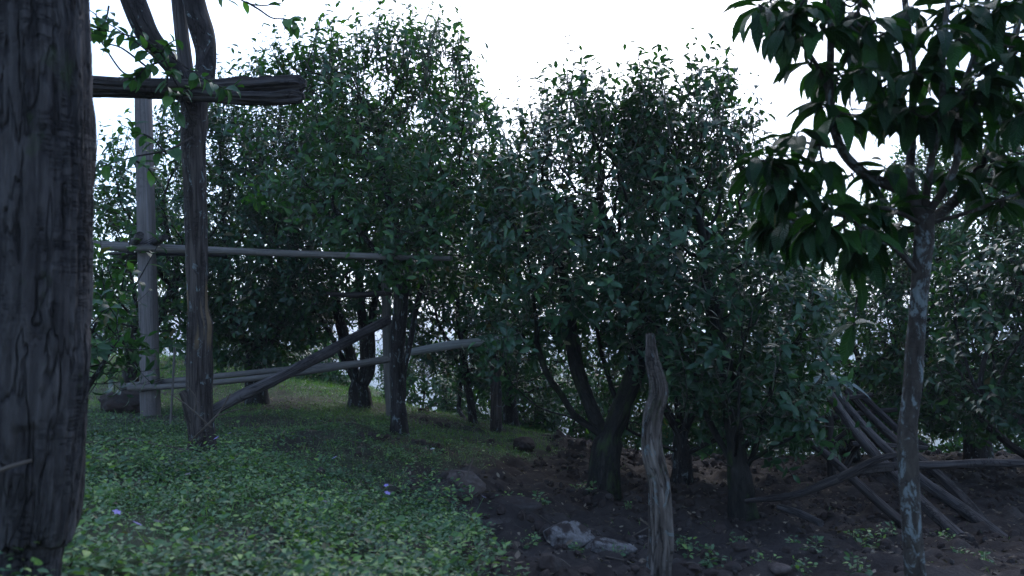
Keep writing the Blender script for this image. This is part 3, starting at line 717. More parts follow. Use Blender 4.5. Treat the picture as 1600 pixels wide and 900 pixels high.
tube(wm, poly([(130, 131, 5.0), (250, 137, 5.06), (360, 137, 5.06), (430, 133, 5.04), (478, 131, 5.02)]), [.052, .054, .058, .060, .056], 40, .01, .12, 7, 1.6, 401, split=.35, flat=.8, knots=.5, fn=broken)
wm.build('upper_beam', M['dark_log'], t, loc)
wm = MB(); tube(wm, poly([(140, 143, 5.05), (260, 147, 5.1), (350, 151, 5.02), (420, 154, 5.0), (476, 151, 5.0)]), [.034, .034, .036, .044, .040], 30, .01, .14, 6, 1.6, 402, split=.3, knots=.5, fn=broken)
wm.build('lower_beam', M['dark_log'], t, loc)
def wire(px, py, d, rx, rz, parent, loc, n=3, tilt=.2):
    wm = MB(); c = P(px, py, d)
    th = np.linspace(0, 2 * math.pi * n, 24 * n)
    tube(wm, c + np.stack([np.cos(th) * rx, np.sin(th) * rx, np.sin(th + 1) * rz + np.linspace(-.01, .01, len(th)) * n], -1), np.full(len(th), .0025), 5, res=False, rough=0)
    wm.build('binding_wire', M['dark_log'], parent, loc)
wire(303, 140, 5.15, .105, .05, t, loc, 4)

U = [('rail', 'upper front rail of the left trellis, a long pale pole with a sawn end', [(160, 386, 7.36), (320, 391, 7.36), (480, 397, 6.9), (606, 401, 6.3)], [.034, .034, .03, .026], 'pole'),
     ('rail', 'upper back rail of the left trellis, just behind and longer than its twin', [(147, 380, 7.62), (300, 388, 7.62), (500, 399, 7.2), (600, 402, 6.75), (705, 404, 6.3)], [.026, .028, .026, .022, .020], 'pole'),
     ('rail', 'short thin stick under the upper rails at the left', [(172, 396, 7.55), (240, 397, 7.55), (350, 399, 7.55)], [.014, .016, .016], 'dark_log'),
     ('rail', 'upper lower-trellis bamboo rail from behind the pale post towards the twin-stemmed tree', [(188, 604, 7.62), (300, 592, 7.62), (450, 577, 7.7), (612, 562, 7.8)], [.029, .029, .027, .024], 'pole'),
     ('rail', 'lower bamboo rail beneath its twin with a sawn end left of the pale post', [(200, 607, 7.36), (300, 601, 7.36), (450, 585, 7.4), (606, 561, 7.5)], [.026, .027, .027, .035], 'pole'),
     ('rail', 'bleached plank rail ending at the round post beyond the crest', [(610, 556, 8.4), (700, 540, 8.8), (785, 531, 9.1)], [.03, .05, .045], 'bleached'),
     ('rail', 'dark broken rail stub left of the slim post in the foliage', [(510, 459, 8.6), (560, 461, 8.6), (612, 457, 8.6)], [.018, .036, .03], 'dark_log')]
for k, (nm, lb, l, r, mt) in enumerate(U):
    o = log(nm, lb, 'rail', l, r, mt, seed=500 + k, group='rails of the pole trellis', flat=.6 if 'plank' in lb else 1., split=.1 if mt == 'dark_log' else 0)
log('short_log', 'short sawn log crossing the upper rails left of the pale post', 'log', [(219, 368, 7.1), (205, 385, 7.55), (180, 415, 8.2)], [.036, .038, .038], 'grey_log', seed=511, group='short logs on the rails')
log('short_log', 'short sawn log crossing the upper rails right of the pale post', 'log', [(258, 370, 7.1), (235, 386, 7.55), (195, 420, 8.2)], [.03, .034, .036], 'dark_log', seed=512, group='short logs on the rails')
log('wooden_post', 'slim round post behind the twin-stemmed tree', 'post', [(612, 652, 8.9), (606, 560, 8.9), (603, 430, 8.9)], [.055, .052, .05], 'pole', foot=True, seed=513)
log('wooden_post', 'round bark post on the crest holding the bleached plank', 'post', [(775, 676, 9.2), (775, 600, 9.2), (770, 520, 9.2)], [.07, .065, .06], 'post_bark', foot=True, seed=514)
log('brace_pole', 'smooth brace pole slanting up from the old tree foot to the twin stems', 'pole', [(322, 648, 5.22), (360, 627, 5.4), (440, 588, 5.9), (530, 540, 6.5), (606, 500, 6.98)], [.036, .038, .040, .041, .042], 'grey_log', 20, seed=515, knots=.2)
log('garden_stake', 'thin upright stake between the pale post and the old tree', 'stake', [(266, 668, 6.6), (270, 600, 6.6), (273, 540, 6.6)], [.010, .010, .009], 'pole', 8, foot=True, seed=516)

post = bpy.data.objects['wooden_post']
for (px, py, d, rx, rz) in [(236, 381, 7.5, .105, .06), (237, 601, 7.5, .11, .03)]: wire(px, py, d, rx, rz, post, g2, 5)
# peeling stump pole in front
g3 = gp(1030, 3.3); t = thing('tree_stump', 'tall peeling twisted grey stump pole standing in the foreground soil', 'stump', g3)
wm = MB()
tube(wm, poly([(1030, 960, 3.3), (1030, 900, 3.3), (1032, 830, 3.3), (1030, 760, 3.3), (1018, 700, 3.3), (1020, 650, 3.3), (1029, 610, 3.3), (1020, 565, 3.32), (1018, 548, 3.33), (1016, 522, 3.35)]),
     [.060, .057, .050, .045, .042, .040, .037, .029, .024, .018], 64, .006, .17, 9, 5.5, 601, split=.22, knots=.5)
wm.build('stump', M['stump'], t, g3)

# collapsed frame of logs at the right
F = [('log of the collapsed frame, leftmost long one sloping from the top', [(1284, 598, 6.9), (1330, 665, 6.5), (1381, 726, 6.1), (1440, 785, 5.7), (1502, 840, 5.3)], [.036, .04, .042, .042, .04], 'grey_log'),
     ('thinner log of the collapsed frame, second from the left', [(1298, 602, 7.0), (1340, 655, 6.7), (1385, 702, 6.4), (1441, 752, 6.1), (1510, 800, 5.8), (1584, 856, 5.4)], [.03, .032, .036, .042, .046, .046], 'grey_log'),
     ('log of the collapsed frame, third from the left, dark at its upper end', [(1322, 610, 7.2), (1365, 655, 7.0), (1402, 690, 6.8), (1440, 720, 6.5), (1490, 765, 6.2), (1548, 828, 5.8)], [.03, .032, .034, .038, .042, .044], 'dark_log'),
     ('shorter log of the collapsed frame, rightmost and highest', [(1340, 612, 7.5), (1375, 645, 7.4), (1412, 678, 7.2), (1450, 700, 7.1)], [.03, .033, .034, .03], 'dark_log'),
     ('upper crosspiece of the collapsed frame near the fan of pale leaves', [(1278, 627, 6.9), (1320, 622, 6.95), (1362, 617, 7.1)], [.02, .022, .02], 'dark_log'),
     ('middle crosspiece of the collapsed frame under the sloping logs', [(1330, 693, 6.55), (1390, 696, 6.6), (1448, 700, 6.65)], [.02, .022, .02], 'grey_log'),
     ('upright prop of the collapsed frame', [(1299, 748, 7.4), (1298, 700, 7.35), (1295, 640, 7.3)], [.04, .038, .036], 'dark_log'),
     ('short diagonal strut behind the sloping logs', [(1284, 704, 7.3), (1310, 684, 7.3), (1336, 664, 7.2)], [.022, .022, .02], 'dark_log'),
     ('dark crooked branch propped beneath the collapsed frame', [(1262, 688, 6.6), (1300, 718, 6.4), (1345, 760, 6.1), (1390, 800, 5.8), (1420, 825, 5.6)], [.03, .034, .036, .036, .03], 'dark_log'),
     ('low stub leaning left of the middle crosspiece', [(1318, 735, 6.8), (1332, 708, 6.75), (1346, 690, 6.6)], [.026, .024, .02], 'dark_log'),
     ('horizontal dark pole behind the upper crosspiece', [(1230, 655, 7.6), (1290, 653, 7.6), (1350, 645, 7.6), (1400, 640, 7.7)], [.026, .028, .028, .024], 'dark_log'),
     ('log lying under the far right tree behind the curved branch', [(1520, 640, 8.), (1560, 680, 7.6), (1600, 710, 7.3), (1660, 740, 7.)], [.03, .034, .036, .036], 'dark_log')]
for k, (lb, l, r, mt) in enumerate(F):
    log('log', lb, 'log', l, r, mt, group='logs of the collapsed frame', seed=700 + k, rough=.07, split=.12, knots=.25)
wm = MB(); loc = P(1300, 750, 5.4)
tube(wm, poly([(1165, 783, 5.7), (1242, 773, 5.5), (1299, 752, 5.4), (1349, 734, 5.35), (1406, 728, 5.3), (1456, 727, 5.3), (1530, 724, 5.3), (1640, 724, 5.3)]), [.018, .026, .032, .03, .027, .028, .027, .026], 20, .02, .1, 5, 3, 711, split=.12, knots=.3)
tube(wm, poly([(1310, 748, 5.38), (1350, 727, 5.32), (1380, 715, 5.25), (1408, 710, 5.2)]), [.03, .027, .022, .016], 16, .02, .1, 5, 3, 712, split=.1)
tag(wm.build('branch', M['dark_log'], None, loc), 'long curved forked branch propped across the right side', 'branch')
log('stick', 'pale broken stick half buried right of the broad tree foot', 'stick', [(1217, 792, 5.6), (1250, 803, 5.4), (1283, 818, 5.15)], [.022, .026, .022], 'grey_log', seed=720)

# ------------------------------------------------------------------ broad-leaved tree, right foreground
g4 = gp(1430, 2.8); t = thing('broadleaf_tree', 'young broad-leaved tree with lichen-spotted slim trunk at the right', 'tree', g4)
wm = MB()
tube(wm, poly([(1432, 985, 2.8), (1430, 900, 2.8), (1424, 820, 2.8), (1419, 740, 2.8), (1417, 680, 2.8), (1427, 600, 2.8), (1432, 520, 2.8), (1438, 440, 2.8), (1444, 370, 2.8), (1446, 335, 2.8)]),
     [.038, .035, .033, .033, .031, .029, .029, .030, .033, .030], 32, .012, .06, 4, 5, 801, knots=.35)
LB = [([(1446, 345, 2.8), (1415, 300, 2.8), (1385, 288, 2.78), (1345, 268, 2.75), (1312, 228, 2.72), (1297, 160, 2.7), (1298, 60, 2.7), (1297, -80, 2.7)], .022),
      ([(1440, 330, 2.8), (1422, 285, 2.85), (1425, 210, 2.9), (1426, 110, 2.9), (1415, 10, 2.9), (1410, -80, 2.9)], .019), ([(1445, 330, 2.8), (1455, 250, 2.7), (1470, 180, 2.65), (1475, 60, 2.6), (1490, -60, 2.6)], .014),
      ([(1448, 345, 2.8), (1480, 325, 2.85), (1520, 280, 2.9), (1548, 220, 2.95), (1560, 150, 3.0), (1590, 40, 3.0), (1600, -60, 3.)], .020),
      ([(1445, 340, 2.8), (1475, 295, 2.75), (1495, 250, 2.7), (1500, 160, 2.7), (1530, 60, 2.7), (1550, -40, 2.7)], .015), ([(1450, 350, 2.8), (1520, 330, 2.7), (1570, 310, 2.65), (1640, 290, 2.6)], .008),
      ([(1440, 350, 2.8), (1380, 325, 2.7), (1310, 335, 2.6), (1250, 285, 2.55), (1200, 245, 2.5)], .009), ([(1436, 430, 2.8), (1405, 395, 2.75), (1370, 365, 2.7), (1330, 345, 2.65)], .010),
      ([(1312, 230, 2.72), (1270, 225, 2.7), (1230, 215, 2.68)], .007), ([(1297, 150, 2.7), (1275, 100, 2.7), (1245, 60, 2.7), (1200, 15, 2.7)], .009), ([(1297, 60, 2.7), (1340, 20, 2.7), (1350, -60, 2.7)], .008)]
lp = []
for k, (l, r) in enumerate(LB):
    pts = poly(l); tube(wm, pts, np.linspace(r, r * .5, len(pts)), 14, .02, .06, 4, 5, 810 + k, knots=.2)
    lp.append(resample(pts, 1., .03)[0])
lp = np.vstack(lp)
CL = [(1185, 5, 2.7), (1225, 45, 2.6), (1262, 95, 2.7), (1205, 0, 2.9), (1290, 40, 2.6), (1325, 20, 2.8), (1370, 30, 2.6), (1420, 10, 2.8), (1462, 40, 2.5), (1520, 15, 2.7), (1575, 5, 2.6), (1240, -30, 2.7), (1320, -40, 2.7), (1390, -40, 2.6), (1450, -35, 2.8), (1540, -40, 2.8),
      (1335, 110, 2.7), (1382, 120, 2.85), (1440, 110, 2.6), (1490, 110, 2.9), (1545, 100, 2.6), (1590, 80, 2.5), (1275, 160, 2.75), (1310, 180, 2.6), (1362, 175, 2.8), (1418, 170, 2.6), (1470, 165, 2.8), (1525, 160, 2.6), (1580, 155, 2.7),
      (1248, 205, 2.6), (1225, 240, 2.5), (1180, 245, 2.45), (1290, 260, 2.65), (1255, 300, 2.5), (1330, 270, 2.8), (1300, 320, 2.55), (1350, 320, 2.7), (1400, 250, 2.7), (1210, 290, 2.5), (1320, 370, 2.6), (1365, 360, 2.6), (1400, 350, 2.9), (1290, 350, 2.5),
      (1540, 240, 2.9), (1600, 235, 2.6), (1560, 310, 2.7), (1620, 170, 2.5), (1345, 400, 2.65), (1420, 300, 2.95), (1640, 60, 2.6), (1500, 60, 2.5), (1345, 60, 2.9), (1610, 300, 2.8)]
lm = MB(); rg = np.random.default_rng(88)
CL += [(float(rg.uniform(1330, 1640)), float(rg.uniform(-10, 190)), float(rg.uniform(2.45, 3.1))) for _ in range(18)] + [(float(rg.uniform(1180, 1330)), float(rg.uniform(-10, 50)), float(rg.uniform(2.5, 2.9))) for _ in range(4)] + [(float(rg.uniform(1170, 1420)), float(rg.uniform(215, 400)), float(rg.uniform(2.45, 2.95))) for _ in range(8)] + [(float(rg.uniform(1480, 1640)), float(rg.uniform(190, 300)), float(rg.uniform(2.5, 2.9))) for _ in range(6)]
for k, (px, py, d) in enumerate(CL):
    c = P(px, py, d); dd = np.linalg.norm(lp - c, axis=1); dd[lp[:, 2] > c[2] + .35] += 1; a = lp[dd.argmin()]
    mid = (a + c) / 2 + np.array([0, 0, -.03]); tube(wm, [a, mid, c], [.005, .0045, .003], 6, .02, 0)
    n = int(rg.integers(9, 13)) if py > -20 else 5
    T = norm(c - a + np.array([0, 0, .02])); az = rg.uniform(0, 6.28) + np.arange(n) * 2.4 + rg.normal(0, .3, n)
    rad = np.stack([np.cos(az), np.sin(az) * .9, np.full(n, -.15)], -1)
    D = norm(rad + T * .3 + np.stack([0 * az, 0 * az, rg.uniform(-.75, .3, n)], -1))
    ln = rg.uniform(.10, .185, n); b = c - T * rg.uniform(0, .05, n)[:, None]
    rn = np.where(rg.random(n) < .16, rg.uniform(.85, 1, n), rg.uniform(0, .8, n))
    leaves(lm, b + D * .012, D, np.array([[0, 0, 1.]]) + rg.normal(0, .25, (n, 3)), ln, ln * rg.uniform(.13, .175, n), rg.uniform(.3, .85, n), rn, 8, .22, .9, .09)
    for q in range(n): tube(wm, [b[q] - D[q] * .004, b[q] + D[q] * .014], [.0016, .0014], 5, .02, 0, cap=False)
tube(wm, poly([(1436, 430, 2.8), (1400, 385, 2.8), (1372, 385, 2.82), (1350, 415, 2.85), (1340, 460, 2.86), (1333, 515, 2.87)]), [.010, .008, .006, .005, .004, .003], 10, .02, .08)
rgq = np.random.default_rng(6)
for (px, py, tx, ty, ln) in [(1334, 505, 1285, 525, .12), (1334, 505, 1302, 590, .15), (1334, 505, 1395, 492, .16), (1334, 510, 1378, 548, .12), (1334, 512, 1345, 575, .12), (1334, 505, 1320, 478, .11), (1345, 440, 1300, 430, .12), (1345, 440, 1395, 410, .13), (1345, 435, 1352, 480, .12)]:
    b = P(px, py, 2.87); e_ = P(tx, ty, 2.87 + rgq.uniform(-.08, .08))
    leaves(lm, b[None], (e_ - b)[None], np.array([[0, -.4, 1.]]), [ln * 1.15], [ln * .17], [.4], [rgq.uniform(.3, .95)], 8, .22, .9, .09)
wm.build('trunk', M['lichen_bark'], t, g4); lm.build('crown', M['broadleaf'], t, g4)

rgq = np.random.default_rng(5)
# fan of pale leaves on top of the collapsed frame
t = thing('dry_leaves', 'fan of long pale leaves drooping over the top of the collapsed frame', 'leaves', P(1290, 592, 6.3)); loc = P(1290, 592, 6.3)
for (tx, ty) in [(1262, 575), (1290, 612), (1312, 606), (1325, 596), (1345, 600), (1275, 588), (1300, 575)]:
    lm = MB(); b = P(1284 + (tx - 1284) * .15, 584, 6.3); e_ = P(tx + (tx - 1284) * .25, ty + 6, 6.2); ln = np.linalg.norm(e_ - b)
    leaves(lm, b[None], (e_ - b)[None], np.array([[0, -.5, 1.]]), [ln * 1.25], [.028], [.3], [rgq.uniform(.3, .7)], 8, .2, .9, .05)
    lm.build('leaf', M['timber_leaf'] if 'timber_leaf' in M else M.setdefault('timber_leaf', leafmat('pale_leaf', (.14, .17, .16), (.24, .28, .27), None, .4, .5, .15, .5)), t, loc)

# ------------------------------------------------------------------ rocks and small things on the ground
def rock(name, label, px, d, sx, sy, sz, mat, seed, sink=.3, cat='rock', group=None, rot=0., yoff=0.):
    me = bpy.data.meshes.new('t'); import bmesh
    bm = bmesh.new(); bmesh.ops.create_icosphere(bm, subdivisions=5 if sx > .08 else 3, radius=1)
    v = np.array([q.co[:] for q in bm.verts]); f = np.array([[q.index for q in a.verts] for a in bm.faces]); bm.free(); bpy.data.meshes.remove(me)
    rr = 1 + .38 * fbm(v[:, 0] * 1.2 + seed, v[:, 1] * 1.2, v[:, 2] * 1.2, 4, seed) + .10 * fbm(v[:, 0] * 6, v[:, 1] * 6, v[:, 2] * 6, 3, seed + 4)
    for k in range(7):                                  # flat chipped facets
        nn = norm(np.random.default_rng(seed * 9 + k).normal(0, 1, 3)); dd = v @ nn; rr = np.where(dd * rr > .82, .82 / np.maximum(dd, .3), rr)
    v = v * rr[:, None] * np.array([sx, sy, sz]); c_, s_ = math.cos(rot), math.sin(rot)
    v = np.stack([v[:, 0] * c_ - v[:, 1] * s_, v[:, 0] * s_ + v[:, 1] * c_, v[:, 2]], -1)
    g_ = gp(px, d) + np.array([0, 0, sz * (1 - 2 * sink)])
    wm = MB(); wm.add(v + g_, None, f, v); return tag(wm.build(name, M[mat], None, g_), label, cat, group)
rock('rock', 'pale boulder patched with soil in the foreground dirt', 885, 4.35, .135, .12, .09, 'rock', 3, .22, rot=.3)
rock('rock', 'long low pale rock touching the right side of the boulder', 948, 4.25, .13, .09, .055, 'rock', 8, .22, rot=-.35)
rock('rock', 'reddish earthy rock at the edge of the weeds', 722, 5.0, .15, .13, .10, 'rock_red', 12, .25, rot=.2)
rock('rock', 'flat earthy slab of soil right of the reddish rock', 800, 4.9, .20, .16, .06, 'clod', 15, .35)
rock('rock', 'small flat tan stone lying among the weeds', 606, 4.5, .045, .035, .015, 'rock', 19, .3)
rock('rock', 'half-buried dull stone at the bottom edge between stump and slim trunk', 1218, 3.45, .05, .05, .025, 'rock_red', 22, .3)
rock('pebble', 'white pebble at the edge of the weeds beside bare soil', 762, 4.1, .016, .014, .012, 'pebble', 25, .2, 'pebble')
rock('pebble', 'tiny white pebble on the grassy crest left of the bare bank', 676, 6.6, .018, .014, .012, 'pebble', 27, .2, 'pebble')
rock('rock', 'dull grey stone chip left of the peeling stump', 1003, 4.9, .035, .03, .014, 'rock', 29, .3)
rock('rock', 'dark earth lump at the left end of the bare bank', 818, 7.9, .12, .12, .09, 'clod', 31, .3)
rock('rock', 'dark boulder in shade under the lower rails at the left', 195, 7.9, .27, .2, .15, 'clod', 34, .3)
rock('wood_chip', 'split wedge of reddish wood at the foot of the old tree', 285, 5.05, .075, .04, .022, 'rock_red', 37, .2, 'wood chip', rot=.3)

def stick(label, l, r, mat='twig', seed=0, name='twig', cat='twig', lift=0.01, group=None):
    pts = []
    for (px, d, up_) in l: q = gp(px, d); q[2] += up_ + lift; pts.append(q)
    pts = np.array(pts); wm = MB(); tube(wm, pts, np.linspace(r, r * .5, len(pts)), 8, .02, .1, 4, 8, seed)
    return tag(wm.build(name, M[mat], None, pts.mean(0)), label, cat, group)
stick('long reddish twig lying in the weeds left of the old tree', [(135, 5.3, .02), (200, 5.3, .03), (245, 5.2, .01), (292, 5.1, .01)], .011, seed=1)
wm = MB(); tube(wm, poly([(288, 706, 5.1), (300, 688, 5.05), (320, 668, 5.0), (342, 645, 5.0), (360, 615, 5.0)]), [.007, .007, .006, .006, .004], 8, .02, .05)
tube(wm, poly([(335, 652, 5.0), (370, 640, 4.95), (385, 642, 4.95)]), [.004, .003, .002], 6, .02, .05)
tag(wm.build('twig', M['twig'], None, P(300, 690, 5.05)), 'thin forked twig leaning across the foot of the old tree', 'twig')
wm = MB(); tube(wm, poly([(330, 668, 5.05), (305, 645, 5.0), (285, 628, 5.0), (266, 615, 5.0)]), [.006, .0055, .005, .003], 8, .02, .05)
tube(wm, poly([(303, 643, 5.0), (306, 622, 5.0), (290, 600, 5.0)]), [.005, .004, .003], 8, .02, .05)
tag(wm.build('twig', M['twig'], None, P(310, 650, 5.0)), 'bare side twig springing left from the old tree base', 'twig')
stick('bent pale twig lying in the foreground soil below the boulder', [(838, 3.6, .0), (868, 3.55, .01), (890, 3.4, .01), (895, 3.2, .0)], .005, seed=4)
stick('upright short stick on the reddish rock', [(728, 4.8, .10), (734, 4.82, .17), (740, 4.84, .24)], .006, seed=5)
rq = np.random.default_rng(17)
ST = [(1010, 5.0, .2, 'thin stick on the soil just left of the peeling stump'), (1120, 4.6, .25, 'stick lying right of the peeling stump'), (1180, 4.2, .15, 'short stick below the foot of the broad tree'),
      (1300, 4.6, .22, 'stick on the soil below the half-buried pale stick'), (1385, 3.9, .16, 'twig just left of the lichen-spotted trunk foot'), (1490, 4.6, .25, 'stick right of the lichen-spotted trunk'),
      (1560, 4.0, .2, 'stick near the lower right corner'), (830, 4.8, .3, 'long stick on the soil slab above the boulder'), (790, 4.3, .12, 'short twig beside the white pebble'), (980, 3.7, .2, 'stick below the long low rock'),
      (860, 6.2, .25, 'stick on the bare ground left of the leaning tree foot'), (1240, 6.4, .3, 'stick between the broad tree and the log frame'), (1080, 3.6, .14, 'short twig at the right side of the stump foot'),
      (925, 4.7, .2, 'fallen twig just above the pale boulder'), (770, 5.8, .3, 'stick on dark soil above the reddish rock'), (560, 6.0, .3, 'pale stick on the grass below the twin-stemmed tree')]
for k, (px, d, L_, lb) in enumerate(ST):
    a = rq.uniform(-.6, .6); dx = L_ / d * FPX / 2
    stick(lb, [(px - dx, d - a * L_, 0), (px + dx * .1, d + rq.uniform(-.03, .03), .01), (px + dx, d + a * L_, 0)], rq.uniform(.003, .006), seed=k + 30, name='stick', cat='stick', group='small sticks scattered on the ground', lift=.006)

# ------------------------------------------------------------------ ground cover
def scatter(n, x0, x1, y0, y1, fn, rg):
    x = rg.uniform(x0, x1, n); y = rg.uniform(y0, y1, n); k = rg.random(n) < fn(x, y); x, y = x[k], y[k]
    inside = np.abs(x) < (.70 * y + .6); x, y = x[inside], y[inside]
    return x, y, gz(x, y)
rg = np.random.default_rng(99)
lm = MB()
def herb(x, y, z, h, nl, leaf, rg, wf=(.2, .33), rows=3, young=.12):
    n = len(x); ph = rg.uniform(0, 6.28, n); lean = rg.normal(0, .25, (n, 2)); r0 = np.clip(.4 + 1.1 * fbm(x * 2.2, y * 2.2, 0, 3, 120) + rg.normal(0, .14, n), 0, .84)
    for k in range(nl):
        f = (k + .6) / nl; hh = h * f
        b = np.stack([x + lean[:, 0] * hh, y + lean[:, 1] * hh, z + hh], -1)
        az = ph + k * 2.4 + rg.normal(0, .3, n); D = np.stack([np.cos(az), np.sin(az), rg.uniform(-.4, .75, n)], -1)
        ln = rg.uniform(*leaf, n) * (1.15 - .5 * f)
        rn = np.where(rg.random(n) < young, rg.uniform(.85, 1, n), np.clip(r0 + rg.normal(0, .15, n), 0, .82))
        leaves(lm, b + D * (ln * .25)[:, None], D, np.array([[0, 0, 1.]]) + rg.normal(0, .5, (n, 3)), ln, ln * rg.uniform(*wf, n), rg.uniform(0, .5, n), rn, rows, .2, .75)
# small low cover over the whole slope
patch = lambda x, y: sstep(-.45, .15, fbm(x * 2.3, y * 2.3, 0, 3, 71))
x, y, z = scatter(110000, -6.5, 2, 3.0, 12, lambda x, y: (1 - dirt(x, y)) * (.16 + .84 * patch(x, y)) * np.clip(6.5 / y, 0, 1), rg)
herb(x, y, z, rg.uniform(.008, .045, len(x)) * (1 + .9 * fbm(x * 3, y * 3, 0, 2, 72)), 3, (.009, .024), rg)
x, y, z = scatter(9000, -7, 4, 11, 18, lambda x, y: (1 - dirt(x, y)) * .7, rg); herb(x, y, z, .03, 3, (.03, .06), rg)
# lush weeds in the lower left
lush = lambda x, y: sstep(5.6, 3.9, y + x * .55 + fbm(x * 1.4, y * 1.4, 0, 3, 77) * 1.1) * sstep(.0, -.2, x + .1 * (y - 3) + fbm(x * 3, y * 3, 0, 2, 79) * .35)
x, y, z = scatter(17000, -3.6, .1, 1.7, 6.2, lambda x, y: lush(x, y) * (.04 + .55 * sstep(-.02, .22, fbm(x * 2.8, y * 2.8, 0, 3, 74))), rg)
hh = rg.uniform(.03, .14, len(x)) * (1.15 - .1 * y) * (1 + .9 * fbm(x * 3.5, y * 3.5, 0, 2, 73))
herb(x, y, z, hh, 8, (.014, .036), rg, (.19, .32), 4)
x, y, z = scatter(3000, -2.8, .05, 1.7, 4.8, lambda x, y: lush(x, y) * sstep(.0, .22, fbm(x * 2.6 + 5, y * 2.6, 0, 2, 78)), rg); herb(x, y, z, rg.uniform(.06, .22, len(x)), 11, (.018, .045), rg, (.18, .27), 4, .35)
x, y, z = scatter(700, -3.5, .5, 3.6, 8, lambda x, y: (1 - dirt(x, y)) * .6, rg); herb(x, y, z, rg.uniform(.02, .07, len(x)), 6, (.02, .045), rg, (.2, .4), 4, .3)
x, y, z = scatter(220, -2.8, -.05, 1.6, 4.2, lush, rg); herb(x, y, z, rg.uniform(.08, .17, len(x)), 7, (.028, .055), rg, (.2, .32), 5, .3)
# small bare stems
n = 2600; x, y, z = scatter(n, -3.5, .2, 1.9, 7, lambda x, y: .8 * (1 - dirt(x, y)), rg); n = len(x)
leaves(lm, np.stack([x, y, z], -1), np.stack([rg.normal(0, .4, n), rg.normal(0, .4, n), np.ones(n)], -1), rg.normal(0, 1, (n, 3)), rg.uniform(.04, .14, n), .0018, .3, rg.uniform(.6, 1, n), 3, .1, .5)
tag(lm.build('ground_cover', M['weed']), 'low green weeds and creepers covering the left slope', 'ground cover', kind='stuff')
# grass blades
lm = MB()
gf = lambda x, y: (1 - dirt(x, y)) * (.25 + .75 * sstep(6.4, 8.2, y + x * .3)) * (.4 + .6 * patch(x + 9, y))
x, y, z = scatter(80000, -6.5, 2.5, 3.2, 14, gf, rg); n = len(x)
D = np.stack([rg.normal(0, .45, n), rg.normal(0, .45, n), np.ones(n)], -1); ln = rg.uniform(.02, .075, n)
leaves(lm, np.stack([x, y, z - .004], -1), D, rg.normal(0, 1, (n, 3)), ln, .0024 + .001 * rg.random(n), rg.uniform(.1, .9, n), rg.uniform(0, 1, n), 3, .1, .5)
x, y, z = scatter(30000, -8, 9, 11, 20, lambda x, y: .9 + 0 * x, rg); n = len(x)
leaves(lm, np.stack([x, y, z - .004], -1), np.stack([rg.normal(0, .4, n), rg.normal(0, .4, n), np.ones(n)], -1), rg.normal(0, 1, (n, 3)), rg.uniform(.05, .14, n), .005, rg.uniform(.1, .9, n), rg.uniform(.2, 1, n), 3, .1, .5)
x, y, z = scatter(7000, -.5, 7, 3.2, 9, lambda x, y: .5 * sstep(.25, .6, fbm(x * 1.9, y * 1.9, 0, 3, 91)), rg); n = len(x)
leaves(lm, np.stack([x, y, z - .004], -1), np.stack([rg.normal(0, .6, n), rg.normal(0, .6, n), np.ones(n)], -1), rg.normal(0, 1, (n, 3)), rg.uniform(.02, .06, n), .002, rg.uniform(.1, .9, n), rg.uniform(0, 1, n), 3, .1, .5)
tag(lm.build('grass', M['grass']), 'short green grass on the crest and slope', 'grass', kind='stuff')
# leaf litter
lm = MB(); x, y, z = scatter(19000, -6, 7, 2.8, 12, lambda x, y: .25 + .75 * dirt(x, y), rg); n = len(x)
az = rg.uniform(0, 6.28, n); ln = rg.uniform(.015, .055, n)
leaves(lm, np.stack([x, y, z + .006], -1), np.stack([np.cos(az), np.sin(az), rg.normal(0, .25, n)], -1), np.array([[0, 0, 1.]]) + rg.normal(0, .35, (n, 3)), ln, ln * rg.uniform(.12, .3, n), rg.uniform(-.5, .6, n), rg.uniform(0, 1, n), 4, .3)
tag(lm.build('leaf_litter', M['litter']), 'small dead leaves strewn over the soil', 'leaf litter', kind='stuff')
# soil clods
import bmesh
bm = bmesh.new(); bmesh.ops.create_icosphere(bm, subdivisions=2, radius=1); iv = np.array([q.co[:] for q in bm.verts]); fi = np.array([[q.index for q in a.verts] for a in bm.faces]); bm.free()
cm = MB(); x, y, z = scatter(15000, -1.2, 7, 2.8, 11, lambda x, y: dirt(x, y) * sstep(-.2, .3, fbm(x * 1.5, y * 1.5, 0, 2, 95) + .15), rg); n = len(x)
s = .004 + .036 * rg.random(n) ** 5
fr = rg.uniform(0, 100, (n, 3)); vv = iv[None] * (1 + .42 * noise3(iv[None, :, 0] * 1.5 + fr[:, None, 0], iv[None, :, 1] * 1.5 + fr[:, None, 1], iv[None, :, 2] * 1.5 + fr[:, None, 2], 5))[..., None]
vv = vv * (s[:, None] * rg.uniform(.7, 1.3, (n, 3)))[:, None] + np.stack([x, y, z + s * .35], -1)[:, None]
cm.add(vv, None, (fi[None] + (np.arange(n) * len(iv))[:, None, None]).reshape(-1, 3))
tag(cm.build('soil_clods', M['clod'], smooth=False), 'crumbled dark soil clods on the bare ground', 'soil', kind='stuff')

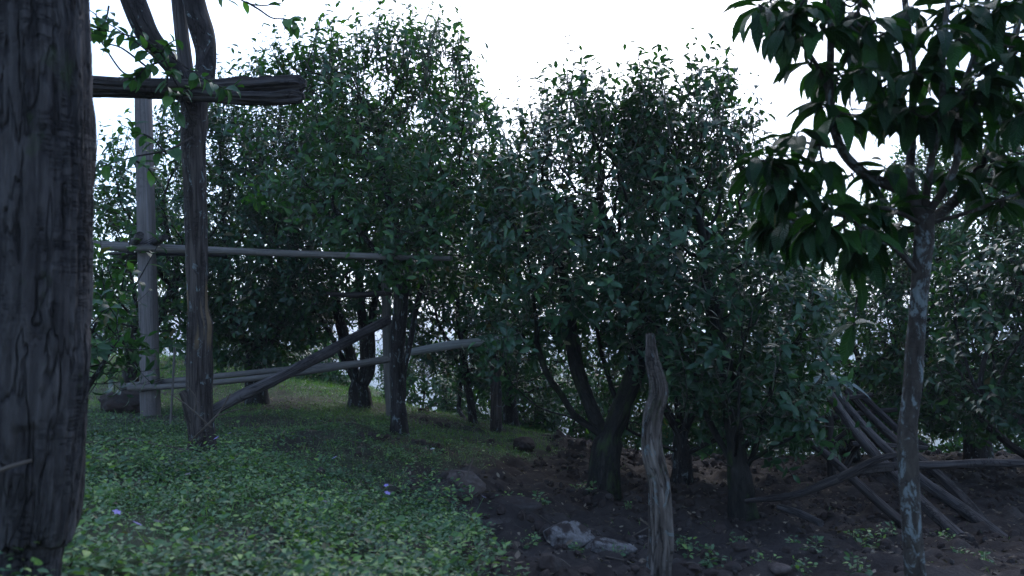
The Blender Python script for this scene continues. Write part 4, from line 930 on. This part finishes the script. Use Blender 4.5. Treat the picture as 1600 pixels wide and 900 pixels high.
# single weeds on the soil, one prototype with parts, then copies
def weed_proto(k):
    global lm
    rg = np.random.default_rng(900 + k); t = thing('weed', 'small green weed sprouting from the bare dark soil', 'weed', (0, 0, 0), 'small weeds on the bare soil')
    sm = MB(); lm = MB()
    for q in range(5):
        a = rg.uniform(0, 6.28); d = rg.uniform(.0, .05); x0, y0 = math.cos(a) * d, math.sin(a) * d; h = rg.uniform(.04, .09)
        sm = MB(); tube(sm, [(x0, y0, -.01), (x0 * 1.4, y0 * 1.4, h)], [.0016, .001], 5, .02, 0); sm.build('stem', M['twig'], t)
        herb(np.array([x0]), np.array([y0]), np.array([0.]), h, 7, (.022, .042), rg, (.24, .34), 4, .2)
    lm.build('foliage', M['weed'], t); return t
protos = [weed_proto(k) for k in range(3)]
spots = [(925, 6.15, 1.5, 'bushy weed at the foot of the leaning mossy tree'), (905, 6.3, 1.2, 'weed just left of the leaning mossy tree foot'), (795, 5.3, 1.1, 'weed above the flat soil slab'), (845, 5.2, 1.3, 'weed on bare soil between the soil slab and the leaning tree'),
         (900, 3.85, 1., 'weed sprouting under the pale boulder'), (830, 3.9, .9, 'weed left of and below the pale boulder'), (965, 3.9, .8, 'weed under the long low pale rock'),
         (1065, 4.4, 1., 'weed close to the right side of the peeling stump'), (1090, 4.1, 1.2, 'larger weed right of the peeling stump'), (1110, 3.75, 1.2, 'weed low in front, right of the stump foot'), (1150, 4.7, 1.2, 'weed in front of the broad tree foot'), (1112, 5.3, .9, 'small weed left of the broad tree foot'),
         (1270, 4.2, 1.3, 'weed on open soil midway between the broad tree and the lichen trunk'), (1240, 4.5, 1., 'smaller weed left of the mid-soil weed'), (1365, 4.5, 1.4, 'wide weed left of the lichen-spotted trunk'), (1390, 4.9, 1.1, 'weed behind the lichen-spotted trunk edge'), (1335, 4.8, 1., 'small weed under the log frame branch'),
         (1190, 3.6, 1., 'weed left of the half-buried dull stone'), (1540, 3.9, 1., 'weed near the lower right corner'), (1500, 4.3, .9, 'weed right of the lichen-spotted trunk'), (1250, 3.5, .9, 'weed right of the half-buried dull stone'), (1340, 3.4, 1.2, 'weed at the bottom edge left of the lichen trunk'),
         (980, 5.6, .8, 'weed just behind the peeling stump at its left'), (720, 4.7, 1.5, 'tall weed in front of the reddish rock'), (745, 3.5, 1.2, 'weed at the right tip of the weed carpet'), (760, 3.1, 1.3, 'weed at the bottom edge where carpet meets soil'), (1480, 5.0, 1., 'weed between the fallen log ends')]
for k, (px, d, s_, lb) in enumerate(spots):
    src = protos[k % 3]
    if k < 3: o = src
    else:
        o = src.copy(); col.objects.link(o)
        for ch in list(src.children): c = ch.copy(); c.parent = o; col.objects.link(c)
    o['label'] = lb; o.location = gp(px, d).tolist(); o.rotation_euler = (0, 0, k * 1.7); o.scale = (s_, s_, s_)
# heart-leaved plant at the foot of the big trunk
g6 = gp(110, 2.45); t = thing('leafy_weed', 'broad heart-leaved weed at the foot of the huge left trunk', 'weed', g6); sm = MB(); lm = MB()
for (tx, ty, px, py, ln) in [(140, 832, 118, 850, .045), (95, 845, 112, 858, .045), (140, 858, 120, 862, .032), (122, 822, 118, 846, .03), (70, 875, 95, 880, .035), (165, 800, 150, 815, .02)]:
    b = P(px, py, 2.4); e_ = P(tx, ty, 2.38); leaves(lm, b[None], (e_ - b)[None], np.array([[0, -.8, 1.]]), [ln], [ln * .48], [.2], [.4], 8, .2, .6, .03)
    sm = MB(); tube(sm, [g6, (g6 + b) / 2, b], [.002, .0017, .0013], 5, .02, 0); sm.build('stem', M['twig'], t, g6)
lm.build('foliage', M['weed'], t, g6)
# violet flowers among the weeds
def flower_proto():
    t = thing('flower', 'tiny violet flower standing among the green weeds', 'flower', (0, 0, 0), 'tiny violet flowers in the weeds')
    sm = MB(); lm = MB(); tube(sm, [(0, 0, -.06), (.004, 0, .05), (0, 0, .10)], [.001, .001, .0008], 5, .02, 0)
    az = np.arange(5) * 1.257; D = np.stack([np.cos(az), np.sin(az), .35 + 0 * az], -1)
    leaves(lm, np.tile([[0, 0, .10]], (5, 1)) + D * .001, D, np.array([[0, 0, 1.]] * 5), np.full(5, .013), .0055, .2, rq.random(5), 4, .2, .6)
    sm.build('stem', M['weed'], t); lm.build('petals', M['petal'], t); return t
fp = flower_proto()
fl = [(92, 2.35, 'violet flower right against the huge left trunk foot'), (158, 2.6, 'violet flower right of the heart-leaved weed'), (175, 2.3, 'violet flower at the bottom edge, second from the huge trunk'), (230, 2.35, 'violet flower at the bottom edge, third from the huge trunk'),
      (368, 4.8, 'violet flower on the carpet right of the old tree foot'), (355, 4.5, 'violet flower just in front of the old tree foot'), (608, 3.9, 'violet flower beside the flat tan stone'), (590, 3.6, 'violet flower below the flat tan stone'),
      (738, 4.1, 'violet flower where the weeds meet the reddish rock'), (495, 3.1, 'violet flower in the lush middle of the weed carpet'), (300, 3.4, 'violet flower in the lush weeds left of centre'), (540, 4.4, 'violet flower in low cover left of the reddish rock')]
for k, (px, d, lb) in enumerate(fl):
    if k == 0: o = fp
    else:
        o = fp.copy(); col.objects.link(o)
        for ch in list(fp.children): c = ch.copy(); c.parent = o; col.objects.link(c)
    o['label'] = lb; o.location = (gp(px, d) + np.array([0, 0, .05])).tolist(); o.rotation_euler = (.5, .1, k); s_ = 1.0 + .4 * (k % 3) / 2; o.scale = (s_, s_, 1.25)
for a in TREES: print(a)
